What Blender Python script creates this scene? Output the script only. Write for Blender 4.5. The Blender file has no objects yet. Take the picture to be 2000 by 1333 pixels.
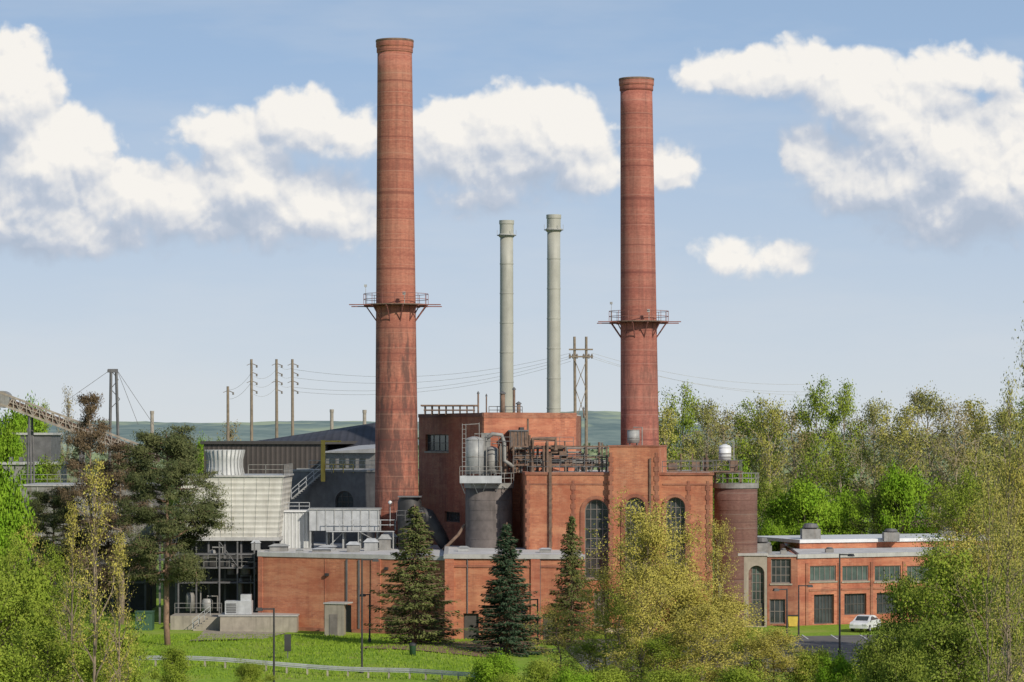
import bpy, math, random
import numpy as np
from mathutils import Vector, Matrix
import bmesh
random.seed(3)
F=5600.0; H=18.7; HY=850.0
def X(px,D): return (px-1000.0)*D/F
def Z(py,D): return H-(py-HY)*D/F
def W(px,py,D): return (X(px,D),D,Z(py,D))
COL=bpy.context.scene.collection

# ------------------------------------------------------------------ node helpers
def nn(nt,t,**k):
    n=nt.nodes.new(t)
    for a,b in k.items():
        if a.startswith('i_'):
            key=a[2:]; key=int(key) if key.isdigit() else key
            n.inputs[key].default_value=b
        else: setattr(n,a,b)
    return n
def lk(nt,a,b): nt.links.new(a,b)
def math_n(nt,op,a,b=None,c=None,clamp=False):
    n=nt.nodes.new('ShaderNodeMath'); n.operation=op; n.use_clamp=clamp
    for i,v in enumerate((a,b,c)):
        if v is None: continue
        if isinstance(v,(int,float)): n.inputs[i].default_value=v
        else: nt.links.new(v,n.inputs[i])
    return n.outputs[0]
def mixc(nt,fac,a,b,blend='MIX'):
    n=nt.nodes.new('ShaderNodeMix'); n.data_type='RGBA'; n.blend_type=blend
    for s,v in ((n.inputs[0],fac),(n.inputs[6],a),(n.inputs[7],b)):
        if isinstance(v,(int,float)): s.default_value=v
        elif isinstance(v,tuple): s.default_value=(v[0],v[1],v[2],1)
        else: nt.links.new(v,s)
    return n.outputs[2]
def maprange(nt,v,a,b,c=0.0,d=1.0,smooth=False):
    n=nt.nodes.new('ShaderNodeMapRange'); n.clamp=True
    if smooth: n.interpolation_type='SMOOTHSTEP'
    nt.links.new(v,n.inputs[0])
    for i,x in zip((1,2,3,4),(a,b,c,d)):
        if isinstance(x,(int,float)): n.inputs[i].default_value=x
        else: nt.links.new(x,n.inputs[i])
    return n.outputs[0]
def newmat(name):
    m=bpy.data.materials.new(name); m.use_nodes=True
    nt=m.node_tree; b=nt.nodes['Principled BSDF']
    return m,nt,b
def sv(nt,src,scale):
    m=nt.nodes.new('ShaderNodeMapping'); m.inputs['Scale'].default_value=scale
    nt.links.new(src,m.inputs[0]); return m.outputs[0]
def noise(nt,vec,scale,detail=4,rough=.55):
    n=nn(nt,'ShaderNodeTexNoise',i_Scale=scale,i_Detail=detail,i_Roughness=rough)
    nt.links.new(vec,n.inputs['Vector']); return n.outputs['Fac']
def geo_pos(nt):
    return nt.nodes.new('ShaderNodeNewGeometry').outputs['Position']

def brick(name,c,dark=.55,scale=1.0):
    m,nt,b=newmat(name)
    uv=nt.nodes.new('ShaderNodeUVMap').outputs[0]
    br=nn(nt,'ShaderNodeTexBrick',i_Scale=scale)
    br.inputs['Brick Width'].default_value=.42; br.inputs['Row Height'].default_value=.15
    br.inputs['Mortar Size'].default_value=.018
    br.inputs['Color1'].default_value=(c[0]*1.22,c[1]*1.3,c[2]*1.2,1)
    br.inputs['Color2'].default_value=(c[0]*.74,c[1]*.68,c[2]*.68,1)
    br.inputs['Mortar'].default_value=(c[0]*.9+.03,c[1]*1.2+.03,c[2]*1.3+.03,1)
    lk(nt,uv,br.inputs['Vector'])
    P=geo_pos(nt)
    n1=maprange(nt,noise(nt,P,.25,6,.65),.38,.62)
    n2=maprange(nt,noise(nt,sv(nt,P,(1.1,1.1,.09)),1.0,5,.68),.45,.68)
    n3=maprange(nt,noise(nt,sv(nt,P,(.25,.25,1.3)),1.0,4,.6),.48,.66)
    n4=maprange(nt,noise(nt,sv(nt,P,(2.5,2.5,5)),1.0,4,.7),.35,.7)
    n5=maprange(nt,noise(nt,sv(nt,P,(.6,.6,.6)),1.0,6,.7),.56,.72)
    col=mixc(nt,n1,br.outputs['Color'],(c[0]*.76,c[1]*.64,c[2]*.62))
    col=mixc(nt,math_n(nt,'MULTIPLY',n4,.5),col,(c[0]*.60,c[1]*.50,c[2]*.50))
    col=mixc(nt,math_n(nt,'MULTIPLY',n2,dark),col,(c[0]*.36,c[1]*.36,c[2]*.42))
    col=mixc(nt,math_n(nt,'MULTIPLY',n3,.45),col,(c[0]*1.1,c[1]*1.4,c[2]*1.4))
    col=mixc(nt,math_n(nt,'MULTIPLY',n5,.4),col,(c[0]*1.05,c[1]*1.6,c[2]*1.8))
    lk(nt,col,b.inputs['Base Color']); b.inputs['Roughness'].default_value=.9
    bp=nn(nt,'ShaderNodeBump',i_Strength=.35,i_Distance=.02); lk(nt,br.outputs['Fac'],bp.inputs['Height']); bp.invert=True
    lk(nt,bp.outputs[0],b.inputs['Normal'])
    return m
def chimney_mat(name,c,stain=.7,soot=(10.,28.)):
    m,nt,b=newmat(name)
    P=geo_pos(nt)
    fine=noise(nt,sv(nt,P,(2.5,2.5,7)),1.0,6,.78)
    band=noise(nt,sv(nt,P,(.03,.03,.7)),1.0,6,.78)
    st=maprange(nt,noise(nt,sv(nt,P,(1.6,1.6,.08)),1.0,5,.68),.46,.70)
    sep=nn(nt,'ShaderNodeSeparateXYZ'); lk(nt,P,sep.inputs[0])
    z=sep.outputs[2]
    col=mixc(nt,maprange(nt,fine,.34,.66),(c[0]*.66,c[1]*.58,c[2]*.60),(c[0]*1.18,c[1]*1.26,c[2]*1.28))
    col=mixc(nt,maprange(nt,band,.47,.62,0,.45),col,(c[0]*1.08,c[1]*1.5,c[2]*1.55))
    col=mixc(nt,maprange(nt,band,.50,.36,0,.45),col,(c[0]*.60,c[1]*.52,c[2]*.58))
    up=math_n(nt,'MULTIPLY',maprange(nt,z,soot[0],soot[0]+6,0,1,True),maprange(nt,z,soot[1],soot[1]-4,0,1,True))
    blot=maprange(nt,noise(nt,sv(nt,P,(.9,.9,.16)),1.0,7,.75),.42,.56)
    s=math_n(nt,'MULTIPLY',math_n(nt,'MULTIPLY',up,blot),stain)
    s=math_n(nt,'MAXIMUM',s,math_n(nt,'MULTIPLY',st,.5))
    col=mixc(nt,s,col,(.095,.05,.042))
    zz=math_n(nt,'ADD',math_n(nt,'MULTIPLY',z,.36),math_n(nt,'MULTIPLY',noise(nt,sv(nt,P,(0,0,.2)),1.0,2,.5),1.6))
    fr=math_n(nt,'FRACT',zz)
    ln=maprange(nt,math_n(nt,'ABSOLUTE',math_n(nt,'SUBTRACT',fr,.5)),.018,.035,1,0)
    col=mixc(nt,math_n(nt,'MULTIPLY',ln,.6),col,(c[0]*.42,c[1]*.36,c[2]*.42))
    fr2=math_n(nt,'FRACT',math_n(nt,'ADD',math_n(nt,'MULTIPLY',zz,1.7),.3))
    l2=maprange(nt,math_n(nt,'ABSOLUTE',math_n(nt,'SUBTRACT',fr2,.5)),.015,.04,1,0)
    col=mixc(nt,math_n(nt,'MULTIPLY',l2,.35),col,(c[0]*1.1,c[1]*1.8,c[2]*2.0))
    lk(nt,col,b.inputs['Base Color']); b.inputs['Roughness'].default_value=.88
    bp=nn(nt,'ShaderNodeBump',i_Strength=.4,i_Distance=.03); lk(nt,fine,bp.inputs['Height']); lk(nt,bp.outputs[0],b.inputs['Normal'])
    return m
def plain(name,c,rough=.7,var=.35,sc=1.0,streak=.4,metal=0.0,c2=None,lines=None,linec=.6):
    m,nt,b=newmat(name)
    P=geo_pos(nt)
    n1=maprange(nt,noise(nt,P,sc,5,.6),.3,.7)
    dark=tuple(x*(1-var) for x in c); lite=tuple(min(1,x*(1+var*.5)) for x in c)
    col=mixc(nt,n1,dark,lite)
    st=maprange(nt,noise(nt,sv(nt,P,(2.2,2.2,.2)),1.0,4,.6),.5,.75)
    d2=c2 or tuple(x*.4 for x in c)
    col=mixc(nt,math_n(nt,'MULTIPLY',st,streak),col,d2)
    if lines:
        uv=nt.nodes.new('ShaderNodeUVMap').outputs[0]
        sep=nn(nt,'ShaderNodeSeparateXYZ'); lk(nt,uv,sep.inputs[0])
        s=math_n(nt,'SINE',math_n(nt,'MULTIPLY',sep.outputs[lines[0]],2*math.pi/lines[1]))
        w=maprange(nt,s,.3,.95)
        col=mixc(nt,w,col,mixc(nt,1.0,col,(linec,linec,linec),'MULTIPLY'))
        bp=nn(nt,'ShaderNodeBump',i_Strength=.5,i_Distance=.04); lk(nt,s,bp.inputs['Height']); lk(nt,bp.outputs[0],b.inputs['Normal'])
    lk(nt,col,b.inputs['Base Color'])
    b.inputs['Roughness'].default_value=rough; b.inputs['Metallic'].default_value=metal
    return m
def leafmat(name,c1,c2,trans=.3,v=.9,soft=True):
    c1,c2=np.array(c1),np.array(c2); mid=(c1+c2)/2
    c1=tuple(mid+(c1-mid)*v); c2=tuple(mid+(c2-mid)*v)
    m,nt,b=newmat(name)
    at=nn(nt,'ShaderNodeAttribute',attribute_name='rnd')
    P=geo_pos(nt)
    n1=maprange(nt,noise(nt,P,.35,2,.5),.35,.65)
    f=math_n(nt,'ADD',math_n(nt,'MULTIPLY',at.outputs['Fac'],.6),math_n(nt,'MULTIPLY',n1,.4),clamp=True)
    col=mixc(nt,f,c1,c2)
    df=nn(nt,'ShaderNodeBsdfDiffuse'); lk(nt,col,df.inputs[0])
    if soft:
        # leaves shade mostly with the orientation of the clump they belong to
        an=nn(nt,'ShaderNodeAttribute',attribute_name='cn')
        vt=nn(nt,'ShaderNodeVectorTransform',vector_type='NORMAL',convert_from='OBJECT',convert_to='WORLD'); lk(nt,an.outputs['Vector'],vt.inputs[0])
        g=nt.nodes.new('ShaderNodeNewGeometry')
        ma=nn(nt,'ShaderNodeVectorMath',operation='MULTIPLY_ADD'); lk(nt,g.outputs['Normal'],ma.inputs[0]); ma.inputs[1].default_value=(.55,.55,.55)
        nv=nn(nt,'ShaderNodeVectorMath',operation='NORMALIZE'); lk(nt,vt.outputs[0],nv.inputs[0]); lk(nt,nv.outputs[0],ma.inputs[2])
        n2=nn(nt,'ShaderNodeVectorMath',operation='NORMALIZE'); lk(nt,ma.outputs[0],n2.inputs[0]); lk(nt,n2.outputs[0],df.inputs['Normal'])
    tr=nn(nt,'ShaderNodeBsdfTranslucent'); lk(nt,mixc(nt,1.0,col,(1.1,1.1,.7),'MULTIPLY'),tr.inputs[0])
    mx=nn(nt,'ShaderNodeMixShader'); mx.inputs[0].default_value=trans
    lk(nt,df.outputs[0],mx.inputs[1]); lk(nt,tr.outputs[0],mx.inputs[2])
    lk(nt,mx.outputs[0],nt.nodes['Material Output'].inputs[0]); nt.nodes.remove(b)
    return m

# ------------------------------------------------------------------ geometry helpers
class Fr:
    def __init__(s,a,b,plan=False):
        s.a=np.array(a if plan else (X(*a),a[1]),float); s.b=np.array(b if plan else (X(*b),b[1]),float)
        s.L=float(np.linalg.norm(s.b-s.a)); s.t=(s.b-s.a)/s.L; s.n=np.array((s.t[1],-s.t[0]))
    def s_(s,px):
        k=(px-1000)/F; return float((k*s.a[1]-s.a[0])/(s.t[0]-k*s.t[1]))
    def z(s,px,py):
        return Z(py,s.a[1]+s.t[1]*s.s_(px))
    def p(s,u,d,z):
        q=s.a+s.t*u+s.n*d; return (q[0],q[1],z)
class G:
    def __init__(s): s.v=[]; s.f=[]
    def add(s,vs,fs):
        o=len(s.v); s.v+=[tuple(v) for v in vs]; s.f+=[tuple(i+o for i in f) for f in fs]; return s
    def hexa(s,b,t):
        n=len(b); vs=list(b)+list(t)
        fs=[tuple(range(n))[::-1],tuple(range(n,2*n))]+[(i,(i+1)%n,(i+1)%n+n,i+n) for i in range(n)]
        return s.add(vs,fs)
    def box(s,x0,x1,y0,y1,z0,z1):
        return s.hexa([(x0,y0,z0),(x1,y0,z0),(x1,y1,z0),(x0,y1,z0)],[(x0,y0,z1),(x1,y0,z1),(x1,y1,z1),(x0,y1,z1)])
    def wbox(s,fr,s0,s1,z0,z1,d0,d1):
        return s.hexa([fr.p(s0,d0,z0),fr.p(s1,d0,z0),fr.p(s1,d1,z0),fr.p(s0,d1,z0)],[fr.p(s0,d0,z1),fr.p(s1,d0,z1),fr.p(s1,d1,z1),fr.p(s0,d1,z1)])
    def wprof(s,fr,pts,d0,d1):
        return s.hexa([fr.p(u,d0,z) for u,z in pts],[fr.p(u,d1,z) for u,z in pts])
    def prism(s,poly,z0,z1):
        zs=z1 if isinstance(z1,(list,tuple)) else [z1]*len(poly)
        return s.hexa([(x,y,z0) for x,y in poly],[(x,y,z) for (x,y),z in zip(poly,zs)])
    def lathe(s,x,y,prof,n=40,dx=0,dy=0,cap=True):
        vs=[];zz=[p[1] for p in prof]; za,zb=min(zz),max(zz)
        for r,z in prof:
            k=(z-za)/(zb-za+1e-9)
            for i in range(n):
                a=2*math.pi*i/n; vs.append((x+dx*k+r*math.cos(a),y+dy*k+r*math.sin(a),z))
        fs=[]
        for j in range(len(prof)-1):
            for i in range(n):
                fs.append((j*n+i,j*n+(i+1)%n,(j+1)*n+(i+1)%n,(j+1)*n+i))
        if cap: fs+= [tuple(range(n))[::-1],tuple(range((len(prof)-1)*n,len(prof)*n))]
        return s.add(vs,fs)
    def path(s,pts,rad,n=6):
        pts=[Vector(p) for p in pts]
        if isinstance(rad,(int,float)): rad=[rad]*len(pts)
        vs=[]
        for i,p in enumerate(pts):
            d=(pts[min(i+1,len(pts)-1)]-pts[max(i-1,0)]); d=d.normalized() if d.length>1e-9 else Vector((0,0,1))
            up=Vector((0,0,1)) if abs(d.z)<.9 else Vector((1,0,0))
            a=d.cross(up).normalized(); b=a.cross(d)
            for k in range(n):
                t=2*math.pi*(k+.5)/n; vs.append(p+a*(rad[i]*math.cos(t))+b*(rad[i]*math.sin(t)))
        fs=[tuple(range(n)),tuple(range((len(pts)-1)*n,len(pts)*n))[::-1]]
        for j in range(len(pts)-1):
            for i in range(n): fs.append((j*n+i,(j+1)*n+i,(j+1)*n+(i+1)%n,j*n+(i+1)%n))
        return s.add(vs,fs)
    def tube(s,a,b,r,n=6,r1=None): return s.path([a,b],[r,r if r1 is None else r1],n)
    def rail(s,pts,h=1.05,post=1.5,r=.035):
        for a,b in zip(pts[:-1],pts[1:]):
            a=Vector(a);b=Vector(b);n=max(1,int((b-a).length/post))
            for k in (1,.55): s.tube(a+Vector((0,0,h*k)),b+Vector((0,0,h*k)),r,4)
            for i in range(n+1):
                q=a.lerp(b,i/n); s.tube(q,q+Vector((0,0,h)),r,4)
        return s
def rootloc(o):
    while o.parent: o=o.parent
    return o.location
def thing(name,label,cat,loc=(0,0,0),group=None):
    e=bpy.data.objects.new(name,None); e.empty_display_size=.5; e.location=loc; COL.objects.link(e)
    e['label']=label; e['category']=cat
    if group: e['group']=group
    return e
def fin_mesh(me,smooth=False,recalc=True):
    if recalc:
        bm=bmesh.new(); bm.from_mesh(me); bmesh.ops.recalc_face_normals(bm,faces=bm.faces); bm.to_mesh(me); bm.free()
    uv=me.uv_layers.get('UVMap') or me.uv_layers.new(name='UVMap')
    vs=me.vertices
    for p in me.polygons:
        n=p.normal
        if abs(n.z)>.75:
            for li in p.loop_indices:
                c=vs[me.loops[li].vertex_index].co; uv.data[li].uv=(c.x,c.y)
        else:
            t=Vector((-n.y,n.x,0)).normalized()
            for li in p.loop_indices:
                c=vs[me.loops[li].vertex_index].co; uv.data[li].uv=(c.x*t.x+c.y*t.y,c.z)
    if smooth:
        for p in me.polygons: p.use_smooth=len(p.vertices)==4
def part(g,name,parent,mat,world=True,smooth=False,label=None,cut=None):
    off=Vector(rootloc(parent)) if (parent and world) else Vector((0,0,0))
    me=bpy.data.meshes.new(name); me.from_pydata([tuple(Vector(v)-off) for v in g.v],[],g.f)
    ob=bpy.data.objects.new(name,me); COL.objects.link(ob); me.materials.append(mat)
    if cut and cut.v:
        bm=bmesh.new(); bm.from_mesh(me); bmesh.ops.recalc_face_normals(bm,faces=bm.faces); bm.to_mesh(me); bm.free()
        cm=bpy.data.meshes.new('cut'); cm.from_pydata([tuple(Vector(v)-off) for v in cut.v],[],cut.f)
        bm=bmesh.new(); bm.from_mesh(cm); bmesh.ops.recalc_face_normals(bm,faces=bm.faces); bm.to_mesh(cm); bm.free()
        co=bpy.data.objects.new('cut',cm); COL.objects.link(co)
        md=ob.modifiers.new('b','BOOLEAN'); md.object=co; md.operation='DIFFERENCE'; md.solver='EXACT'
        bpy.context.view_layer.update()
        dg=bpy.context.evaluated_depsgraph_get()
        nm=bpy.data.meshes.new_from_object(ob.evaluated_get(dg))
        ob.modifiers.clear(); ob.data=nm; me=nm; me.name=name
        if not me.materials: me.materials.append(mat)
        bpy.data.objects.remove(co,do_unlink=True)
        fin_mesh(me,smooth,False)
    else: fin_mesh(me,smooth)
    if parent: ob.parent=parent
    if label: ob['label']=label
    return ob
def psplit(g,name,parent,mat,**k):
    par=list(range(len(g.v)))
    def fd(i):
        while par[i]!=i: par[i]=par[par[i]]; i=par[i]
        return i
    for f in g.f:
        a=fd(f[0])
        for i in f[1:]:
            b=fd(i)
            if a!=b: par[b]=a
    comps={}
    for f in g.f: comps.setdefault(fd(f[0]),[]).append(f)
    o=None
    for fs in comps.values():
        ids=sorted({i for f in fs for i in f}); mp={i:j for j,i in enumerate(ids)}
        q=G(); q.v=[g.v[i] for i in ids]; q.f=[tuple(mp[i] for i in f) for f in fs]
        o=part(q,name,parent,mat,**k)
    return o
def structure(g,name,mat,smooth=False):
    ob=part(g,name,None,mat,smooth=smooth); ob['kind']='structure'; return ob

# ------------------------------------------------------------------ materials
M={}
M['brick']=brick('brick_orange',(.52,.205,.112),.5)
M['brick2']=brick('brick_red',(.49,.18,.105),.5)
M['brickd']=brick('brick_dark',(.22,.10,.075),.5)
M['brickb']=brick('brick_brown',(.37,.15,.092),.6)
M['chim1']=chimney_mat('chimney_brick_a',(.40,.145,.095),soot=(4,31.5),stain=.85)
M['chim2']=chimney_mat('chimney_brick_b',(.39,.135,.096),soot=(10,30),stain=.6)
M['silo']=plain('silo_concrete_dark',(.15,.13,.125),.85,.4,.8,.7)
M['silo2']=chimney_mat('silo_brick',(.19,.10,.078),soot=(3,15),stain=.5)
M['stack']=plain('stack_steel',(.38,.385,.34),.6,.12,.8,.3)
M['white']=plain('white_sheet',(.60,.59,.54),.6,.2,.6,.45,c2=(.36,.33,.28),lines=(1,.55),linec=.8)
M['whitep']=plain('white_paint',(.64,.66,.68),.5,.15,1.2,.25,c2=(.4,.38,.34))
M['grey']=plain('grey_steel',(.33,.34,.34),.5,.3,1.2,.4)
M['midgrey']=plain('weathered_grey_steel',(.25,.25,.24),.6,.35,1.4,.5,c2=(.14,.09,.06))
M['greyd']=plain('dark_grey_steel',(.13,.13,.135),.6,.35,1.0,.4)
M['galv']=plain('galvanised',(.42,.44,.46),.5,.2,1.5,.35)
M['gantry']=plain('weathered_gantry_steel',(.34,.30,.25),.7,.4,1.5,.5,c2=(.2,.13,.09))
M['fan']=plain('fan_ribbed',(.46,.48,.48),.55,.15,1,.3)
M['black']=plain('black_paint',(.04,.04,.042),.6,.4,1,.1)
M['rust']=plain('rusty_steel',(.19,.125,.09),.8,.5,1.8,.6)
M['rustred']=plain('oxide_red_steel',(.22,.085,.07),.75,.3,2,.3)
M['brownsheet']=plain('brown_sheet',(.095,.08,.072),.6,.15,.5,.25,lines=(0,.6),linec=.6)
M['roofdark']=plain('dark_roof',(.04,.042,.055),.7,.3,.3,.3,lines=(0,.9),linec=.7)
M['roofgrey']=plain('roof_membrane',(.52,.52,.52),.8,.25,.4,.2)
M['coping']=plain('coping_metal',(.42,.42,.41),.5,.2,.8,.3)
M['conc']=plain('concrete',(.33,.30,.25),.85,.25,1.1,.5)
M['wood']=plain('weathered_pole',(.24,.195,.15),.9,.3,2,.4)
M['glass']=plain('dark_glass',(.05,.06,.065),.15,.5,.9,.0)
M['glassl']=plain('greenish_glass',(.085,.12,.11),.18,.6,.5,.0)
M['frame']=plain('window_frame',(.2,.18,.165),.6,.2,2,.2)
M['dframe']=plain('dark_frame',(.07,.065,.06),.6,.2,2,.2)
M['yellow']=plain('yellow_paint',(.62,.45,.08),.6,.2,2,.3)
M['asph']=plain('asphalt',(.13,.125,.12),.9,.3,.5,.3,c2=(.16,.155,.15))
M['gravel']=plain('gravel',(.32,.28,.215),.95,.45,2.5,.0)
M['mulch']=plain('mulch',(.22,.13,.085),.95,.5,2.5,.2)
M['bark']=plain('bark_grey',(.25,.195,.145),.95,.4,3,.4)
M['barkl']=plain('bark_pale',(.33,.275,.21),.95,.3,1,.4)
M['barkp']=plain('bark_pine',(.27,.17,.12),.95,.4,3,.4)
M['lumber']=plain('fresh_lumber',(.66,.54,.40),.8,.2,3,.1)
M['redp']=plain('red_car_paint',(.35,.02,.02),.25,.1,1,.0)
M['tyre']=plain('tyre_rubber',(.02,.02,.02),.9,.1,1,.0)
M['green']=plain('green_paint',(.04,.10,.06),.6,.2,1,.2)

def groundmat():
    m,nt,b=newmat('grass_ground'); P=geo_pos(nt)
    n1=noise(nt,P,.12,5,.6); n2=noise(nt,sv(nt,P,(1,.5,1)),1.6,6,.75)
    col=mixc(nt,maprange(nt,n2,.3,.7),(.13,.235,.02),(.27,.40,.05))
    col=mixc(nt,maprange(nt,n1,.48,.66),col,(.28,.34,.07))
    col=mixc(nt,maprange(nt,noise(nt,P,.5,4,.6),.62,.74),col,(.26,.22,.10))
    sep=nn(nt,'ShaderNodeSeparateXYZ'); lk(nt,P,sep.inputs[0])
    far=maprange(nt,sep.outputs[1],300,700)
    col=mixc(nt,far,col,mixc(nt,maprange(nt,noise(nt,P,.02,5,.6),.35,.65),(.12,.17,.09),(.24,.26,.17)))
    lk(nt,col,b.inputs['Base Color']); b.inputs['Roughness'].default_value=.95
    b.inputs['Specular IOR Level'].default_value=.1
    bp=nn(nt,'ShaderNodeBump',i_Strength=.7,i_Distance=.12); lk(nt,n2,bp.inputs['Height']); lk(nt,bp.outputs[0],b.inputs['Normal'])
    return m
M['grass']=groundmat()
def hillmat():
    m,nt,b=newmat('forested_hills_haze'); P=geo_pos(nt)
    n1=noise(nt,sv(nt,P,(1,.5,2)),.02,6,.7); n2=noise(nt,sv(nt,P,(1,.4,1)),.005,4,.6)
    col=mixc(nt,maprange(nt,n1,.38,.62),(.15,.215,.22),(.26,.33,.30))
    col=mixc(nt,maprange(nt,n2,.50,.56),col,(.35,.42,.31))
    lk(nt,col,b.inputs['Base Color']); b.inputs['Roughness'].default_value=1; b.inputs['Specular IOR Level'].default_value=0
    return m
M['hill']=hillmat()

# ------------------------------------------------------------------ terrain
def sm(t): t=np.clip(t,0,1); return t*t*(3-2*t)
def gz(x,y):
    h=17*(1-sm((y+5)/135.0))
    msk=sm((y-215)/12.)*(1-sm((y-252)/10.))*(1-sm((x+2)/8.))
    return h+msk*(.35*np.sin(x*.23+1)*np.cos(y*.17)+.35)
def grid(xs,ys,fz):
    XX,YY=np.meshgrid(xs,ys); ZZ=fz(XX,YY)
    g=G(); g.v=[tuple(p) for p in np.stack([XX.ravel(),YY.ravel(),ZZ.ravel()],1).tolist()]
    w=len(xs); g.f=[(j*w+i,j*w+i+1,(j+1)*w+i+1,(j+1)*w+i) for j in range(len(ys)-1) for i in range(w-1)]
    return g
xs=np.concatenate([[-5000,-2000,-800,-300,-150],np.arange(-100,101,2.5),[150,300,800,2000,5000]])
ys=np.concatenate([[-600,-200,-100,-50,-20],np.arange(0,300,4.0),[320,360,450,700,1200,2200,5000,9000]])
structure(grid(xs,ys,gz),'ground',M['grass'],True)
def hz(x,y):
    r=sm((y-1350)/1700.)
    prof=30+4.5*np.sin(x*.0045+1.9)+2.5*np.sin(x*.011+.4)+1.2*np.sin(x*.023)+6*sm((x+120)/200.)-15*sm((x-110)/130.)
    bump=1.2*np.sin(x*.07+y*.03)*np.sin(x*.031+y*.05+2)+.8*np.sin(x*.19+1)*np.sin(y*.11+x*.05)
    return -2+r*(prof+2)+bump*r
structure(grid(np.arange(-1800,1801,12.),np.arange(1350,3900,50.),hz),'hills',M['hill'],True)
def patch(name,poly,mat,dz):
    g=G(); n=14
    a,b,c,d=[np.array(p) for p in poly]
    for j in range(n+1):
        for i in range(n+1):
            u=i/n;v=j/n; q=(a*(1-u)+b*u)*(1-v)+(d*(1-u)+c*u)*v
            w=.25*math.sin(i*1.9)*(1 if j in(0,n) else 0)
            g.v.append((q[0],q[1]+w,float(gz(q[0],q[1]))+dz))
    g.f=[(j*(n+1)+i,j*(n+1)+i+1,(j+1)*(n+1)+i+1,(j+1)*(n+1)+i) for j in range(n) for i in range(n)]
    return structure(g,name,mat)
def GD(py,z=0): return (H-z)*F/(py-HY)
def gp(px,py): D=GD(py); return (X(px,D),D)
patch('gravel_path',[gp(370,1264),gp(470,1262),gp(560,1238),gp(400,1232)],M['gravel'],.08)
patch('mulch_bed',[gp(700,1284),gp(960,1290),gp(1060,1262),gp(770,1258)],M['mulch'],.08)
patch('service_road',[(6,226),(120,226),(120,286.5),(4,262-1)],M['asph'],.05)
patch('road',[(-60,200),(40,186),(40,196),(-60,212)],M['asph'],.03)
g=G()
for i in range(9):
    x=27+i*2.7; g.box(x,x+.12,262,267.5,.054,.06)
structure(g,'road_markings',M['whitep'])

# ------------------------------------------------------------------ windows
def window(par,fr,s0,s1,z0,z1,cols=3,rows=3,arch=False,rec=.3,cutg=None,glass='glass',frame='frame',sill=True,label=None):
    w=(s1-s0); r=w/2; c=(s0+s1)/2
    def prof(e):
        if arch:
            rr=r-e; pts=[(s0+e,z0+e),(s1-e,z0+e)]
            pts+=[(c+rr*math.cos(a),z1-r+rr*math.sin(a)) for a in np.linspace(0,math.pi,13)]
            return pts
        return [(s0+e,z0+e),(s1-e,z0+e),(s1-e,z1-e),(s0+e,z1-e)]
    if cutg is not None: cutg.wprof(fr,prof(0),-rec,.3)
    g=G(); o=prof(.0); i=prof(.1); n=len(o)
    for k in range(n):
        k2=(k+1)%n
        g.hexa([fr.p(o[k][0],-rec,o[k][1]),fr.p(o[k2][0],-rec,o[k2][1]),fr.p(i[k2][0],-rec,i[k2][1]),fr.p(i[k][0],-rec,i[k][1])],
               [fr.p(o[k][0],-rec+.12,o[k][1]),fr.p(o[k2][0],-rec+.12,o[k2][1]),fr.p(i[k2][0],-rec+.12,i[k2][1]),fr.p(i[k][0],-rec+.12,i[k][1])])
    for k in range(1,cols):
        s=s0+w*k/cols; zt=z1-.05
        if arch: zt=z1-r+math.sqrt(max(0,(r-.05)**2-(s-c)**2))
        g.wbox(fr,s-.035,s+.035,z0+.1,zt,-rec+.03,-rec+.09)
    for k in range(1,rows):
        z=z0+(z1-z0)*k/rows; hw=r-.08
        if arch and z>z1-r: hw=math.sqrt(max(0.01,(r-.08)**2-(z-(z1-r))**2))
        g.wbox(fr,c-hw,c+hw,z-.035,z+.035,-rec+.025,-rec+.095)
    ob=part(g,'window',par,M[frame],label=label)
    g=G(); g.wprof(fr,prof(.05),-rec+.01,-rec+.035); part(g,'glass',ob,M[glass])
    if sill:
        g=G(); g.wbox(fr,s0-.12,s1+.12,z0-.16,z0-.004,-.1,.1); part(g,'sill',ob,M['conc'])
    return ob
def quoins(par,fr,ss,z0,z1,mat,w=.35,d=.09):
    for s in ss:
        g=G(); z=z0;k=0
        L=[];R=[]
        while z<z1-.4:
            e=.12 if k%2 else 0
            L+=[(s-w/2-e,z),(s-w/2-e,z+.45)]; R+=[(s+w/2+e,z),(s+w/2+e,z+.45)]
            z+=.45;k+=1
        g.wprof(fr,R+L[::-1],-.05,d)
        part(g,'quoin',par,mat)

# ================================================================== MAIN BUILDINGS
E=thing('brick_building','long low orange brick range with flat membrane roof','building',(X(690,270),270,0),'connected power plant buildings')
f=Fr((505,276),(872,267))
zt=7.2
poly=[tuple(f.a),tuple(f.b),(X(870,318),318),(X(500,322),322)]
cut=G()
cut.wbox(f,f.s_(640),f.s_(686),-.5,2.6,-.5,.5)
g=G().prism(poly,-1,zt)
part(g,'wall',E,M['brick'],cut=cut)
g=G().prism([(x,y) for x,y in poly],zt+.004,zt+.12); part(g,'roof',E,M['roofgrey'])
g=G(); g.wbox(f,-.1,f.L+.1,zt-.18,zt+.22,-.25,.1)
part(g,'coping',E,M['coping'])
f2=Fr((500,322),(505,276)); g=G(); g.wbox(f2,0,f2.L-.3,zt-.18,zt+.22,-.25,.1)
part(g,'coping',E,M['coping'])
g=G()
g.wbox(f,f.s_(735)-.5,f.s_(735)+.5,.36,zt-.2,-.1,.12)
g.wbox(f,0,.45,.36,zt-.2,-.1,.1); g.wbox(f,f.L*.36,f.L*.36+.06,.36,zt-.2,-.1,.04)
psplit(g,'pilaster',E,M['brick2'])
g=G(); g.wbox(f,0,f.s_(638),-1,.35,-.1,.07); g.wbox(f,f.s_(688),f.L,-1,.35,-.1,.07); psplit(g,'plinth',E,M['brickb'])
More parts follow.
